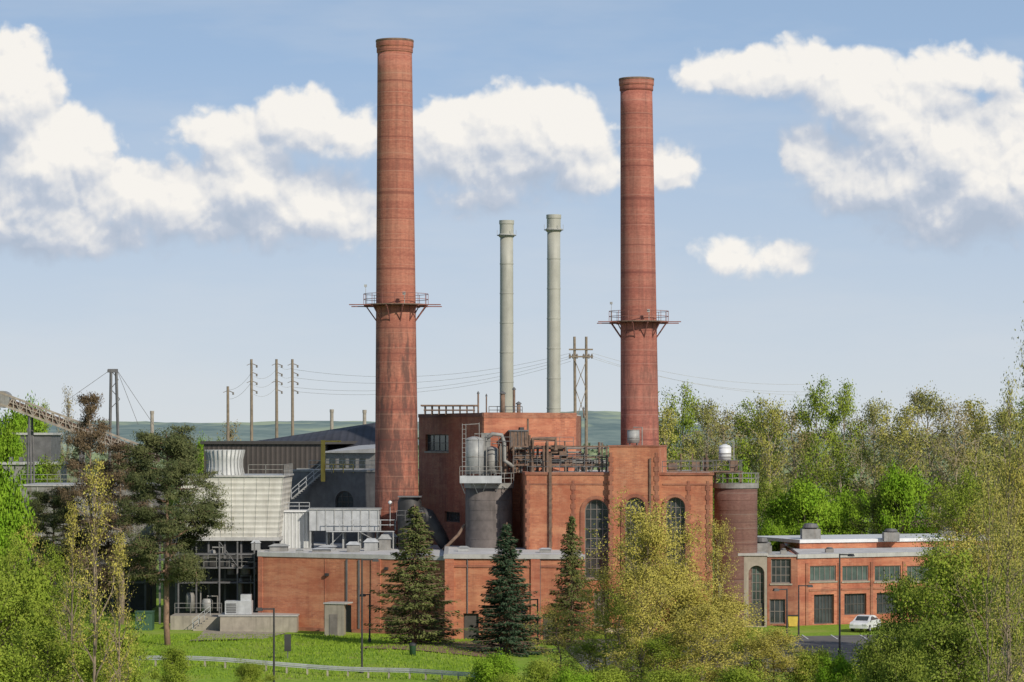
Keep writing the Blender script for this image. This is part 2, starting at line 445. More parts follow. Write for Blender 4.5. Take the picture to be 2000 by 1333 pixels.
dr=G(); dr.wbox(f,f.s_(640)+.05,f.s_(686)-.05,-.4,2.55,-.45,-.38); part(dr,'door',E,M['dframe'])
g=G(); g.wbox(f,f.s_(676),f.s_(679),2.6,zt-.3,.0,.1); g.wbox(f,f.s_(700),f.s_(703),.4,zt-.3,.0,.1); psplit(g,'downpipe',E,M['greyd'])
g=G()
for px,py in ((640,1122),(756,1110)): 
    s=f.s_(px); z=f.z(px,py); g.wbox(f,s-.15,s+.15,z-.15,z+.1,0,.3)
psplit(g,'wall_light',E,M['black'])
E=thing('concrete_enclosure','small grey concrete enclosure against brick wall','enclosure',(X(655,267),267,0))
fe=Fr((634,267.2),(672,266.6)); g=G()
g.prism([tuple(fe.a),tuple(fe.b),(fe.b[0],269.2),(fe.a[0],269.4)],-.5,2.95); part(g,'wall',E,M['conc'])
g=G(); g.wbox(fe,-.1,fe.L+.1,2.954,3.08,-2.0,.1); part(g,'lid',E,M['coping'])
g=G(); g.wbox(fe,.5,1.3,0,2.0,.01,.05); part(g,'door',E,M['frame'])

E=thing('brick_building','projecting low brick block with pilasters and pale coping','building',(X(1000,262),262,0),'connected power plant buildings')
f=Fr((870,262),(1140,261)); zt=Z(1087,262)
poly=[tuple(f.a),tuple(f.b),(f.b[0],275.3),(X(872,285),285)]
cut=G()
for a,b in ((905,935),(1060,1085)):
    cut.wbox(f,f.s_(a),f.s_(b),-.6,2.4,-.4,.5)
g=G().prism(poly,-1,zt); part(g,'wall',E,M['brick'],cut=cut)
part(G().prism(poly,zt+.004,zt+.1),'roof',E,M['roofgrey'])
g=G(); g.wbox(f,-.15,f.L+.1,zt-.2,zt+.2,-.25,.22); part(g,'coping',E,M['coping'])
fl=Fr((872,285),(870,262)); g=G(); g.wbox(fl,0,fl.L-.3,zt-.2,zt+.2,-.25,.15)
part(g,'coping',E,M['coping'])
g=G()
for px in (878,1046,1130): g.wbox(f,f.s_(px)-.42,f.s_(px)+.42,-1,zt-.22,-.1,.18)
psplit(g,'pilaster',E,M['brick2'])
g=G(); g.wbox(f,.8,f.L-.5,zt-1.0,zt-.8,-.05,.08); part(g,'string_course',E,M['brickb'])
g=G()
for a,b in ((905,935),(1060,1085)): g.wbox(f,f.s_(a)+.05,f.s_(b)-.05,-.5,2.36,-.38,-.3)
psplit(g,'door',E,M['dframe'])
g=G(); g.wbox(f,f.s_(1053),f.s_(1056),0,zt-.3,.02,.12); g.wbox(f,f.s_(912),f.s_(914),2.4,zt-.3,.02,.1); psplit(g,'downpipe',E,M['greyd'])

E=thing('brick_building','tall orange brick boiler hall with arched windows','building',(X(1210,275),275,0),'connected power plant buildings')
f=Fr((1028,275),(1392,272)); zt=Z(926,274)
poly=[tuple(f.a),tuple(f.b),(f.b[0]+.5,296),(X(1004,297),297)]
cut=G(); arch=[]
for a,b,t,bt in ((1141,1188,976,1130),(1300,1338,972,1130),(1222,1262,972,1130)):
    arch.append((f.s_(a),f.s_(b),f.z(a,bt),f.z(a,t)))
bay0,bay1=f.s_(1191),f.s_(1288); zb=Z(873,273)
g=G().prism(poly,-1,zt)
for a in arch[:2]: window(E,f,*a,cols=4,rows=8,arch=True,cutg=cut,rec=.45,frame='frame')
for a,b in ((1160,1192),(1320,1345)): window(E,f,f.s_(a),f.s_(b),.6,3.8,cols=4,rows=5,cutg=cut,rec=.35,frame='frame')
part(g,'wall',E,M['brick'],cut=cut)
g=G(); fb=Fr(tuple(f.p(bay0,.55,0)[:2]),tuple(f.p(bay1,.55,0)[:2]),plan=True)
g.prism([f.p(bay0,.55,0)[:2],f.p(bay1,.55,0)[:2],f.p(bay1,-6,0)[:2],f.p(bay0,-6,0)[:2]],-1,zb)
cut=G(); a=arch[2]
window(E,fb,a[0]-bay0,a[1]-bay0,a[2],a[3],cols=4,rows=8,arch=True,cutg=cut,rec=.4,frame='frame')
part(g,'wall',E,M['brick'],cut=cut,label='raised brick bay')
part(G().prism(poly,zt+.004,zt+.1),'roof',E,M['roofgrey'])
g=G(); g.wbox(f,-.1,bay0-.02,zt-.1,zt+.16,-.4,.1); g.wbox(f,bay1+.02,f.L+.1,zt-.1,zt+.16,-.4,.1)
fl=Fr((1004,297),(1028,275)); g.wbox(fl,0,fl.L-.42,zt-.1,zt+.16,-.4,.08)
g.wbox(fb,-.06,fb.L+.06,zb,zb+.14,-6.4,.08)
psplit(g,'coping',E,M['brickb'])
quoins(E,f,[f.s_(1031),f.s_(1075),f.s_(1120),f.s_(1345),f.s_(1383)],4,zt-.3,M['brickb'],.22,.07)
quoins(E,fb,[.2,fb.L-.2],4,zb-.2,M['brickb'],.25,.07)
for (a,fw,o) in ((arch[0],f,0),(arch[1],f,0),(arch[2],fb,bay0)):
    s0,s1=a[0]-o,a[1]-o; c=(s0+s1)/2; r=(s1-s0)/2; z=a[3]-r
    g=G(); inn=[(s1+.03,a[2])]+[(c+(r+.03)*math.cos(t),z+(r+.03)*math.sin(t)) for t in np.linspace(0,math.pi,17)]+[(s0-.03,a[2])]
    out=[(s1+.36,a[2])]+[(c+(r+.36)*math.cos(t),z+(r+.36)*math.sin(t)) for t in np.linspace(0,math.pi,17)]+[(s0-.36,a[2])]
    g.wprof(fw,out+inn[::-1],-.02,.1)
    part(g,'arch_surround',E,M['brickb'])
g=G(); g.wbox(f,f.s_(1073),f.s_(1078),6.8,zt+2.0,.1,.24); g.wbox(f,f.s_(1270),f.s_(1273),5,zt+1.5,.6,.72); psplit(g,'downpipe',E,M['rust'])
g=G(); g.wbox(f,f.s_(1031),bay0-.3,zt-1.05,zt-.9,-.05,.05); g.wbox(f,bay1+.3,f.L,zt-1.05,zt-.9,-.05,.05); psplit(g,'string_course',E,M['brickb'])
g=G(); g.rail([f.p(0,-.6,zt+.1),f.p(bay0-.2,-.6,zt+.1)],1.1,1.4,.04); part(g,'railing',E,M['greyd'])
g=G(); g.rail([f.p(bay1+.2,-.6,zt+.1),f.p(f.L,-.6,zt+.1)],1.1,1.4,.04)
part(g,'railing',E,M['greyd'])

E=thing('brick_building','high brown brick block with small barred window','building',(X(943,284),284,0),'connected power plant buildings')
fl=Fr((818,302),(943,284)); frr=Fr((944,284),(1124,289)); z1=Z(811,284)
cut=G()
window(E,fl,fl.s_(831),fl.s_(876),fl.z(850,882),fl.z(850,849),cols=4,rows=2,cutg=cut,rec=.35,glass='glass',frame='dframe')
window(E,fl,fl.s_(868),fl.s_(898),fl.z(880,1020),fl.z(880,1000),cols=1,rows=1,cutg=cut,rec=.35,glass='glass',frame='dframe',sill=False)
poly=[tuple(fl.a),tuple(fl.b),(frr.b[0],289.0),(frr.b[0]+1,306),(X(818,306),306)]
part(G().prism(poly,-1,z1),'wall',E,M['brickb'],cut=cut)
part(G().prism(poly,z1+.004,z1+.1),'roof',E,M['roofgrey'])
g=G(); g.wbox(fl,0,fl.L+.05,z1-.15,z1+.22,-.4,.08); part(g,'coping',E,M['brickd'])
g=G(); g.wbox(frr,.0,frr.L,-1,z1-.3,.0,.12); part(g,'wall',E,M['brick2'],label='redder brick front wall')
g=G(); g.wbox(frr,-.05,frr.L+.05,z1-.29,z1+.25,-.35,.16); part(g,'coping',E,M['brickb'])
g=G(); g.wbox(frr,frr.s_(1012),frr.s_(1020),frr.z(1015,845),frr.z(1015,835),.13,.4); part(g,'wall_light',E,M['black'])
g=G(); g.wbox(frr,frr.s_(1028),frr.s_(1031),11,z1-.35,.13,.22); part(g,'downpipe',E,M['rust'])
E2=thing('roof_ventilator','low dark louvred ventilator box on rooftop legs','vent',(X(878,294),294,z1))
c=X(878,294)
g=G(); g.box(c-2.6,c+2.6,292,296,z1+.5,z1+.62); part(g,'deck',E2,M['rust'])
g=G(); g.box(c-2.9,c+2.9,291.8,296.2,z1+.95,z1+1.1); part(g,'cover',E2,M['rust'])
g=G()
for i in range(8):
    x=c-2.5+i*5/7; g.box(x-.05,x+.05,292.1,292.2,z1+.1,z1+.95); g.box(x-.05,x+.05,295.8,295.9,z1+.1,z1+.95)
psplit(g,'leg',E2,M['rust'])
for px,t,D,r in ((934,770,292,.09),(950,775,293,.07),(982,770,289.5,.22),(1004,762,291,.13),(1013,790,292,.2),(1140,800,300,.06)):
    E2=thing('vent_pipe','thin rusty vent pipe rising from the roof','pipe',(X(px,D),D,z1),'vent pipes on the roof')
    g=G().lathe(X(px,D),D,[(r,z1-.2),(r,Z(t,D))],10); part(g,'pipe',E2,M['rust'],smooth=True)
    g=G().lathe(X(px,D),D,[(r*1.5,Z(t,D)+.01),(r*1.5,Z(t,D)+.1),(.02,Z(t,D)+.3)],10); part(g,'cap',E2,M['greyd'])
E2=thing('roof_pipe_frame','short steel pipe frame between rooftop stacks','pipe frame',(X(1000,290),290,z1))
g=G(); g.rail([(X(955,290),290,z1+.1),(X(1020,290),290,z1+.1)],.8,.8,.05); part(g,'frame',E2,M['greyd'])

# ================================================================== CHIMNEYS
def chimney(px_t,px_b,D,topy,rt,rb_y,rb,mat,platy,plr,bar0,bar1,label):
    xt=X(px_t,D); zt=Z(topy,D); Rt=rt*D/F; Rb=rb*D/F; zb=Z(rb_y,D)
    k=(Rb-Rt)/(zt-zb); R0=Rb+k*zb
    xb0=X(px_b,D); slope=(xt-xb0)/(zt-zb); x0=xb0-slope*zb
    E=thing('brick_chimney',label,'chimney',(x0,D,0),'paired brick chimneys')
    prof=[(R0-k*z,z) for z in np.linspace(-1,zt-1.3,30)]
    g=G().lathe(x0,D,prof,64,dx=slope*(zt+1)); part(g,'shaft',E,mat,smooth=True)
    xc=lambda z:x0+slope*z
    g=G(); x=xc(zt)
    g.lathe(x,D,[(Rt+.02,zt-1.29),(Rt+.10,zt-1.2),(Rt+.10,zt-.75),(Rt+.17,zt-.65),(Rt+.17,zt),(Rt-.35,zt),(Rt-.4,zt-1.0)],64); part(g,'rim',E,mat)
    g=G().lathe(x,D,[(Rt+.18,zt-.16),(Rt+.2,zt-.12),(Rt+.2,zt-.0),(Rt+.17,zt+.05),(Rt-.36,zt+.05)],64,cap=False); part(g,'cap_band',E,M['rust'],smooth=True)
    zp=Z(platy,D); r=R0-k*zp; x=xc(zp); PR=plr*D/F
    g=G(); m=40
    g.lathe(x,D,[(r+.02,zp-.05),(PR,zp-.05),(PR,zp+.05),(r+.02,zp+.05),(r+.02,zp-.05)],m,cap=False)
    P=part(g,'platform',E,M['rust'])
    for a in range(12):
        g=G()
        t=2*math.pi*(a+.5)/12; ca,sa=math.cos(t),math.sin(t)
        g.tube((x+(r-.02)*ca,D+(r-.02)*sa,zp-1.7),(x+(PR-.1)*ca,D+(PR-.1)*sa,zp-.08),.06,5)
        g.tube((x+r*ca,D+r*sa,zp-.15),(x+(PR+.05)*ca,D+(PR+.05)*sa,zp-.15),.06,5)
        g.tube((x+r*ca,D+r*sa,zp-1.75),(x+r*ca,D+r*sa,zp-.1),.05,5)
        part(g,'bracket',P,M['rustred'])
    g=G()
    for hh in (.55,1.1): 
        g.path([(x+PR*math.cos(t),D+PR*math.sin(t),zp+hh) for t in np.linspace(0,2*math.pi,33)],.035,4)
    for a in range(16):
        t=2*math.pi*a/16; g.tube((x+PR*math.cos(t),D+PR*math.sin(t),zp),(x+PR*math.cos(t),D+PR*math.sin(t),zp+1.12),.035,4)
    part(g,'railing',P,M['rustred'])
    g=G()
    for dy in (-r-.15,r+.15): g.box(X(bar0,D),X(bar1,D),D+dy-.05,D+dy+.05,zp-.12,zp-.02)
    psplit(g,'beam',P,M['rustred'])
    g=G(); lx=x-PR*.93
    g.tube((lx,D-.5,zp),(lx,D-.5,zp+2.0),.035,4); g.box(lx-.15,lx+.12,D-.6,D-.4,zp+1.8,zp+2.05); part(g,'beacon',P,M['grey'])
    g=G(); g.tube((x+PR*.3,D-PR*.9,zp),(x+PR*.3,D-PR*.9,zp+1.2),.04,4); g.box(x+PR*.3-.2,x+PR*.3+.1,D-PR*.9-.1,D-PR*.9+.1,zp+.9,zp+1.2)
    part(g,'beacon',P,M['grey'])
    return E
chimney(771,775,292,80,33.5,960,42.5,M['chim1'],596,63,684,862,'taller red brick chimney with railed steel maintenance platform')
chimney(1243,1250,299,155,31,870,37.5,M['chim2'],629,58,1167,1328,'shorter red brick chimney with railed steel maintenance platform')

for px,ty,D in ((989.5,431,330),(1081.5,420,326)):
    x=X(px,D); zt=Z(ty,D); r=12.7*D/F
    E=thing('steel_stack','slender pale grey steel stack with flanged top','smokestack',(x,D,0),'twin grey steel stacks')
    g=G().lathe(x,D,[(r*1.12-(r*.12)*t,-.5+t*(zt-1.5)) for t in np.linspace(0,1,12)],32); part(g,'shaft',E,M['stack'],smooth=True)
    g=G().lathe(x,D,[(r,zt-1.99),(r*1.22,zt-1.85),(r*1.22,zt-1.6),(r*1.07,zt-1.5),(r*1.07,zt-.5),(r*1.15,zt-.4),(r*1.15,zt),(r*.95,zt),(r*.9,zt-1)],28); part(g,'cap',E,M['stack'])
    g=G(); z=zt-5
    while z>14:
        q=r*(1+.12*(1-z/zt)); g.lathe(x,D,[(q,z-.07),(q+.035,z-.06),(q+.035,z+.06),(q,z+.07)],32,cap=False); z-=3.4
    psplit(g,'flange',E,M['stack'])
    g=G(); g.lathe(x,D,[(r*1.5,zt-1.75),(r*1.5,zt-1.68),(r*1.2,zt-1.68),(r*1.2,zt-1.75)],24,cap=False)
    for a in range(6):
        t=a*math.pi/3; g.tube((x+r*1.45*math.cos(t),D+r*1.45*math.sin(t),zt-1.7),(x+r*1.45*math.cos(t),D+r*1.45*math.sin(t),zt-1.1),.03,4)
    part(g,'platform',E,M['grey'])

# ================================================================== SILOS
def silo(px,D,r,topy,mat,label,hoop=True):
    x=X(px,D); R=r*D/F; zt=Z(topy,D)
    E=thing('silo',label,'silo',(x,D,0))
    g=G().lathe(x,D,[(R,z) for z in np.linspace(-1,zt-.7,8)],48); part(g,'shell',E,mat,smooth=True)
    g=G()
    for z in np.arange(7.6,zt-1.0,.95): g.lathe(x,D,[(R+.002,z-.035),(R+.02,z-.025),(R+.02,z+.025),(R+.002,z+.035)],48,cap=False)
    psplit(g,'hoop',E,mat)
    g=G().lathe(x,D,[(R-.1,zt-.69),(R+.14,zt-.68),(R+.14,zt-.2),(R-.2,zt-.2)],48); part(g,'rim',E,M['midgrey'])
    g=G()
    PR=R+.12
    for hh in (.5,1.0): g.path([(x+PR*math.cos(t),D+PR*math.sin(t),zt-.2+hh) for t in np.linspace(0,2*math.pi,29)],.04,4)
    for a in range(14):
        t=2*math.pi*a/14; g.tube((x+PR*math.cos(t),D+PR*math.sin(t),zt-.2),(x+PR*math.cos(t),D+PR*math.sin(t),zt+.82),.04,4)
    part(g,'railing',E,M['midgrey'])
silo(955,281,46,940,M['silo'],'round dark banded silo with light rim and railing')
def tank(px,D,r,y0,y1,mat,label,name='tank',flat=False):
    x=X(px,D); R=r*D/F; a=Z(y1,D); b=Z(y0,D)
    E=thing(name,label,'tank',(x,D,a))
    g=G().lathe(x,D,[(R,a+.3),(R,(a+b)/2),(R,b-(.06 if flat else .35))],26); part(g,'body',E,mat,smooth=True)
    e=.06 if flat else .35
    g=G().lathe(x,D,[(R+.03,b-e),(R+.03,b-e+.05),(R*.75,b-e*.35),(R*.25,b)],26); part(g,'lid',E,mat)
    g=G()
    for z in (a+.6,(a+b)/2): g.lathe(x,D,[(R,z-.05),(R+.035,z-.04),(R+.035,z+.04),(R,z+.05)],26,cap=False)
    psplit(g,'band',E,M['midgrey'])
    g=G()
    for t in (.8,2.3,3.9,5.5): g.tube((x+R*.85*math.cos(t),D+R*.85*math.sin(t),a),(x+R*.85*math.cos(t),D+R*.85*math.sin(t),a+.32),.08,5)
    psplit(g,'leg',E,M['greyd'])
    g=G(); g.path([(x,D,b-.1),(x,D,b+.25),(x+R+.25,D-.1,b+.25),(x+R+.25,D-.1,a)],.06,6); part(g,'pipe',E,M['midgrey'])
    return E
tank(927,280.4,18,853,932,M['grey'],'tall weathered grey tank on top of the dark silo')
tank(961,282.5,12,872,930,M['midgrey'],'slim stained grey tank on the silo roof')
tank(1416,281,12,868,905,M['whitep'],'small white domed tank on railed roof platform')
tank(1237,277,12,840,872,M['grey'],'short galvanised drum on the raised brick bay',flat=True)
silo(1437,281,42,940,M['silo2'],'round dark brick silo with steel top platform')
E=thing('roof_platform','rusty steel platform with railings over the brick silo','platform',(X(1420,281),281,Z(920,281)))
z=Z(920,281); g=G(); g.box(X(1292,281),X(1448,281),279,283.5,z-.12,z); part(g,'deck',E,M['rust'])
g=G(); g.rail([(X(1292,281),279,z),(X(1448,281),279,z),(X(1448,281),283.4,z)],1.05,1.2,.04); part(g,'railing',E,M['greyd'])
g=G()
for px in (1330,1352,1380): g.tube((X(px,280),280,z),(X(px,280),280,z+1.7),.07,5)
g.box(X(1372,281),X(1383,281),280.2,281,z,z+1.3); g.box(X(1425,281),X(1440,281),280,281,z,z+1.0)
g.box(X(1305,281),X(1322,281),280.2,281.2,z,z+.8); g.box(X(1352,281),X(1368,281),280.6,281.2,z,z+.9)
for px in (1396,1420,1446): g.box(X(px,281)-.1,X(px,281)+.1,280.5,280.7,z-1.4,z-.12)
psplit(g,'post',E,M['rust'])

# ================================================================== PIPEWORK ON HALL ROOF
zr=Z(926,274)
E=thing('pipe_rack','rusty steel pipe rack crowded with pipes above roof','pipe rack',(X(1100,283),283,zr))
g=G()
pxs=(1003,1035,1070,1105,1145,1185)
for px in pxs:
    for D in (281,284.5):
        g.box(X(px,D)-.08,X(px,D)+.08,D-.08,D+.08,zr,Z(872 if px>1020 else 845,D))
for D in (281,284.5):
    for py in (872,893,908): g.box(X(1003,D),X(1188,D),D-.1,D+.1,Z(py,D)-.1,Z(py,D)+.05)
for px in pxs: g.box(X(px,282)-.07,X(px,282)+.07,281,284.5,Z(872,282)-.09,Z(872,282)+.02)
part(g,'frame',E,M['rust'])
g=G(); rnd=random.Random(5)
for k in range(14):
    D=281.4+k*.22; py=rnd.choice((866,876,884,889,898,903,912)); a=rnd.uniform(995,1090); b=rnd.uniform(1100,1188); r=rnd.choice((.07,.1,.14,.2))
    g.path([(X(a,D),D,zr),(X(a,D),D,Z(py,D)),(X(b,D),D,Z(py,D)),(X(b,D),D,zr)],r,8)
psplit(g,'pipe',E,M['midgrey'])
g=G()
for k in range(18):
    D=280.6+k*.15; px=rnd.uniform(1005,1185); t=rnd.uniform(848,895); g.tube((X(px,D),D,zr),(X(px,D),D,Z(t,D)),rnd.choice((.05,.08,.13)),8)
g.path([(X(1040,281),280.6,zr),(X(1040,281),280.6,Z(858,281)),(X(1085,281),280.6,Z(858,281)),(X(1085,281),280.6,Z(880,281))],.22,8)
for k in range(9):
    D=280.9+k*.3; px=rnd.uniform(1010,1165); py=rnd.uniform(868,902); g.box(X(px,D),X(px+rnd.uniform(10,26),D),D,D+.6,Z(py+16,D),Z(py,D))
psplit(g,'riser',E,M['rust'])
g=G(); g.rail([(X(1003,281),280.8,Z(908,281)),(X(1188,281),280.8,Z(908,281))],.9,1.1,.035); part(g,'railing',E,M['greyd'])
g=G(); g.rail([(X(1040,284),284.2,Z(872,284)),(X(1120,284),284.2,Z(872,284))],.9,1.1,.035)
part(g,'railing',E,M['greyd'])
E=thing('steel_housing','rust stained box housing on steel frame beside tanks','housing',(X(1010,285),285,Z(880,285)))
g=G(); g.box(X(995,284),X(1030,284),283,286,Z(880,284),Z(843,284)); part(g,'body',E,M['rust'])
g=G(); g.box(X(993,284),X(1032,284),282.9,286.1,Z(843,284)+.004,Z(843,284)+.15); part(g,'lid',E,M['greyd'])
g=G()
for k in range(5): g.box(X(997+k*7,283),X(998+k*7,283),282.93,282.996,Z(880,284),Z(843,284))
psplit(g,'rib',E,M['greyd'])
E=thing('steel_cabinet','dark stained cabinets and ducts between tank and housing','cabinet',(X(975,283),283,Z(930,283)))
g=G(); g.box(X(975,283),X(992,283),282.4,284,Z(930,283),Z(872,283)); part(g,'body',E,M['rust'])
g=G(); g.box(X(940,283),X(958,283),283.5,285,Z(930,283),Z(846,283)); part(g,'body',E,M['midgrey'])
g=G(); g.rail([W(948,872,280.2),W(1000,872,280.2)],.9,.9,.04); part(g,'railing',E,M['greyd'])
E=thing('duct','curved insulated grey duct linking tank and housing','duct',(X(970,281),281,Z(900,281)))
g=G(); P=[W(948,858,281),W(962,848,281),W(980,850,281),W(985,866,281),W(985,900,281),W(1003,912,281)]; g.path(P,.2,10); part(g,'body',E,M['midgrey'],smooth=True)
E=thing('ladder_tower','slim galvanised ladder cage rising beside the silo','ladder',(X(900,280),280,Z(945,280)))
g=G()
for px in (903,910): g.tube(W(px,945,279.5),W(px,828,279.5),.03,4)
for py in range(830,945,9): g.tube(W(903,py,279.5),W(910,py,279.5),.025,4)
for px in (936,): g.tube(W(px,945,279.5),W(px,826,279.5),.03,4)
g.tube(W(903,830,279.5),W(936,828,279.5),.03,4); part(g,'rail',E,M['grey'])
E=thing('platform','pale steel walkway platform wrapping the silo top','platform',(X(935,278.5),278.5,Z(938,278.5)))
g=G(); g.box(X(898,278),X(980,278),277.6,279,Z(944,278),Z(930,278)); part(g,'deck',E,M['galv'])
g=G()
for px in (900,925,950,976): g.tube(W(px,944,277.8),W(px+(8 if px<935 else -8),964,279),.05,4)
psplit(g,'bracket',E,M['grey'])
g=G(); g.rail([(X(898,278),277.7,Z(930,278)),(X(980,278),277.7,Z(930,278))],.9,.9,.035); part(g,'railing',E,M['midgrey'])

E=thing('scrubber_duct','large black steel duct elbow against the brick wall','duct',(X(810,286),286,7.2))
g=G(); D=286
g.lathe(X(800,D),D,[(1.15,7.0),(1.2,9.5),(1.2,12.0),(1.05,12.4),(1.05,12.5)],26)
g.path([W(800,1000,D),W(835,1010,D),W(858,1045,D),W(880,1085,D)],[.9,.85,.7,.5],14); part(g,'body',E,M['black'],smooth=True)
g=G(); g.box(X(778,D),X(824,D),284.6,287.4,12.51,12.62); part(g,'lid',E,M['greyd'])
g=G(); g.rail([(X(776,D),284.4,10.2),(X(826,D),284.4,10.2)],1.0,.8,.035); part(g,'railing',E,M['greyd'])
g=G(); g.path([W(865,1075,280.5),W(895,1045,280.5),W(908,1025,281)],.16,8); part(g,'pipe',E,M['rust'])

# ================================================================== LEFT CLUSTER
E=thing('grey_annex','dark grey rendered annex with small arched window','building',(X(640,305),305,0),'connected power plant buildings')
fa=Fr((556,305),(735,300)); cut=G(); zt=Z(922,303)
window(E,fa,fa.s_(655),fa.s_(690),fa.z(670,992),fa.z(670,959),cols=3,rows=3,arch=True,cutg=cut,frame='dframe')
part(G().prism([tuple(fa.a),tuple(fa.b),(fa.b[0],320),(fa.a[0],320)],-1,zt),'wall',E,M['greyd'],cut=cut)
g=G(); g.wbox(fa,-.1,fa.L,zt+.004,zt+.2,-15,.1); part(g,'roof',E,M['midgrey'])
g=G(); g.rail([fa.p(3,.0,zt+.2),fa.p(fa.L,.0,zt+.2)],1.0,1.3,.04); part(g,'railing',E,M['grey'])
E=thing('external_stair','steel stair with handrails climbing to roof platform','stairs',(X(600,303),303,Z(975,303)))
g=G(); a=Vector(W(570,975,302.5)); b=Vector(W(628,925,302.5)); n=14
for i in range(n):
    p=a.lerp(b,i/n); g.box(p.x,p.x+.3,302,303.2,p.z,p.z+.06)
psplit(g,'tread',E,M['grey'])
g=G()
for dy in (-.55,.75): g.tube(a+Vector((0,dy,0)),b+Vector((0,dy,0)),.1,4)
psplit(g,'stringer',E,M['grey'])
g=G(); g.rail([a+Vector((0,-.55,0)),b+Vector((0,-.55,0))],1.0,.9,.045); g.rail([b+Vector((0,-.55,0)),Vector(W(690,925,302.5))+Vector((0,-.55,0))],1.0,.9,.045); part(g,'railing',E,M['galv'])
E=thing('davit_crane','yellow davit hoist post beside yellow guard rail','hoist',(X(631,301.5),301.5,zt))
g=G(); x=X(631,301.5); g.box(x-.22,x+.22,301.3,301.7,zt-1,Z(860,301.5)); g.box(x-.2,X(666,301.5),301.35,301.65,Z(862,301.5)-.1,Z(862,301.5)+.06); part(g,'post',E,M['yellow'])
g=G(); g.rail([W(632,924,301.2),W(690,924,301.2)],.9,.8,.05); part(g,'railing',E,M['yellow'])

E=thing('metal_building','brown ribbed metal shed with black sloping roof','warehouse',(X(600,338),338,0))
fb=Fr((398,330),(632,326)); zt=Z(868,328)
part(G().prism([tuple(fb.a),tuple(fb.b),(fb.b[0],360),(fb.a[0],360)],-1,zt),'wall',E,M['brownsheet'])
g=G(); g.wbox(fb,-.3,fb.L+.3,zt+.004,zt+.35,-30,.3); part(g,'roof',E,M['dframe'])
g=G()
g.hexa([W(500,884,332),(X(745,332),332,Z(884,332)),(X(745,370),370,Z(884,332)),(X(500,370),370,Z(884,332))],
       [(X(500,345),345,Z(862,345)),(X(745,345),345,Z(824,345)),(X(745,372),372,Z(826,345)),(X(500,372),372,Z(862,345))])
part(g,'roof',E,M['roofdark'],label='black sloping upper roof')
g=G()
for px in (655,682,708): g.box(X(px,333),X(px+14,333),331.2,331.9,Z(912,333),Z(880,333))
g.wbox(fb,fb.s_(580),fb.s_(612),8,fb.z(600,915),.02,.12); psplit(g,'louvre',E,M['grey'])
E=thing('roof_shed','low pale ribbed metal shed with dark windows','shed',(X(690,322),322,0))
fb=Fr((636,323),(736,320)); part(G().prism([tuple(fb.a),tuple(fb.b),(fb.b[0],330),(fb.a[0],330)],-1,fb.z(690,885)),'wall',E,M['midgrey'])
z=fb.z(690,885); g=G(); g.hexa([fb.p(-.3,.5,z+.004),fb.p(fb.L,.5,z+.004),fb.p(fb.L,-8,z+.004),fb.p(-.3,-8,z+.004)],[fb.p(-.3,.5,z+.1),fb.p(fb.L,.5,z+.5),fb.p(fb.L,-8,z+1.2),fb.p(-.3,-8,z+.8)]); part(g,'roof',E,M['coping'])
g=G(); 
for k in range(4): g.wbox(fb,.6+k*1.3,1.3+k*1.3,z-1.9,z-.6,.01,.08)
psplit(g,'window',E,M['glass'])

def cooling(pa,pb,D,label,mat,topy=932,boty=1050,fan=True,fpx=439,dep=12,base=None):
    z1=Z(topy,D); z0=Z(boty,D); xa,xb=X(pa,D),X(pb,D)
    E=thing('cooling_tower',label,'cooling tower',((xa+xb)/2,D,0),'cooling towers')
    i=.55
    g=G().hexa([(xa+i,D+i,z0),(xb-i,D+i,z0),(xb-i,D+dep-i,z0),(xa+i,D+dep-i,z0)],[(xa,D,z1),(xb,D,z1),(xb,D+dep,z1),(xa,D+dep,z1)])
    part(g,'casing',E,mat)
    g=G(); g.box(xa-.15,xb+.15,D-.15,D+dep+.15,z1+.004,z1+.16); part(g,'deck',E,M['coping'])
    g=G(); g.box(xa+.4,xb-.4,D+.4,D+dep,z0-.35,z0-.004); part(g,'deck',E,M['coping'])
    g=G(); n=8
    for k in range(n+1):
        u=k/n; x0=(xa+i)+(xb-xa-2*i)*u; x1=xa+(xb-xa)*u; g.tube((x0,D+i-.03,z0),(x1,D-.03,z1),.035,4)
    psplit(g,'rib',E,M['white'])
    if fan:
        fy=D+dep*.27; fx=X(fpx,fy); zt_=Z(879,fy)
        R=39*D/F; g=G().lathe(fx,fy,[(R*.97,z1+.16),(R*.88,z1+1.0),(R*.88,z1+1.7),(R,zt_),(R-.1,zt_),(R*.8,z1+1)],40,cap=False); ob=part(g,'fan_stack',E,M['fan'],smooth=True)
        g=G()
        for k in range(28):
            t=2*math.pi*k/28; g.path([(fx+q*math.cos(t),fy+q*math.sin(t),z) for q,z in ((R*.99,z1+.2),(R*.91,z1+1.0),(R*.91,z1+1.7),(R*1.02,zt_))],.06,4)
        psplit(g,'rib',ob,M['grey'])
    g=G(); g.rail([(X(485,D) if fan else xa,D+.1,z1+.16),(xb,D+.1,z1+.16),(xb,D+dep,z1+.16)],1.05,1.3,.035); part(g,'railing',E,M['midgrey'])
    g=G(); zz=[z0-.35,z0-2.2,z0-4.2]
    if base: xa=X(base,D)
    for k in range(8):
        x=xa+1+(xb-xa-2)*k/7
        for y in (D+1,D+dep*.5): g.box(x-.09,x+.09,y-.09,y+.09,-.5,z0-.35)
    for z in zz[1:]: g.box(xa+.8,xb-.8,D+.85,D+1.1,z-.12,z+.08)
    part(g,'frame',E,M['greyd'])
    g=G(); g.box(xa+1.2,xb-1.2,D+2.2,D+dep,-.5,z0-.36); part(g,'shade_box',E,M['black'])  # black box stands in for the shaded interior below the casing
    return E
cooling(352,553,283,'white ribbed cooling tower with round fan stack',M['white'],base=290)
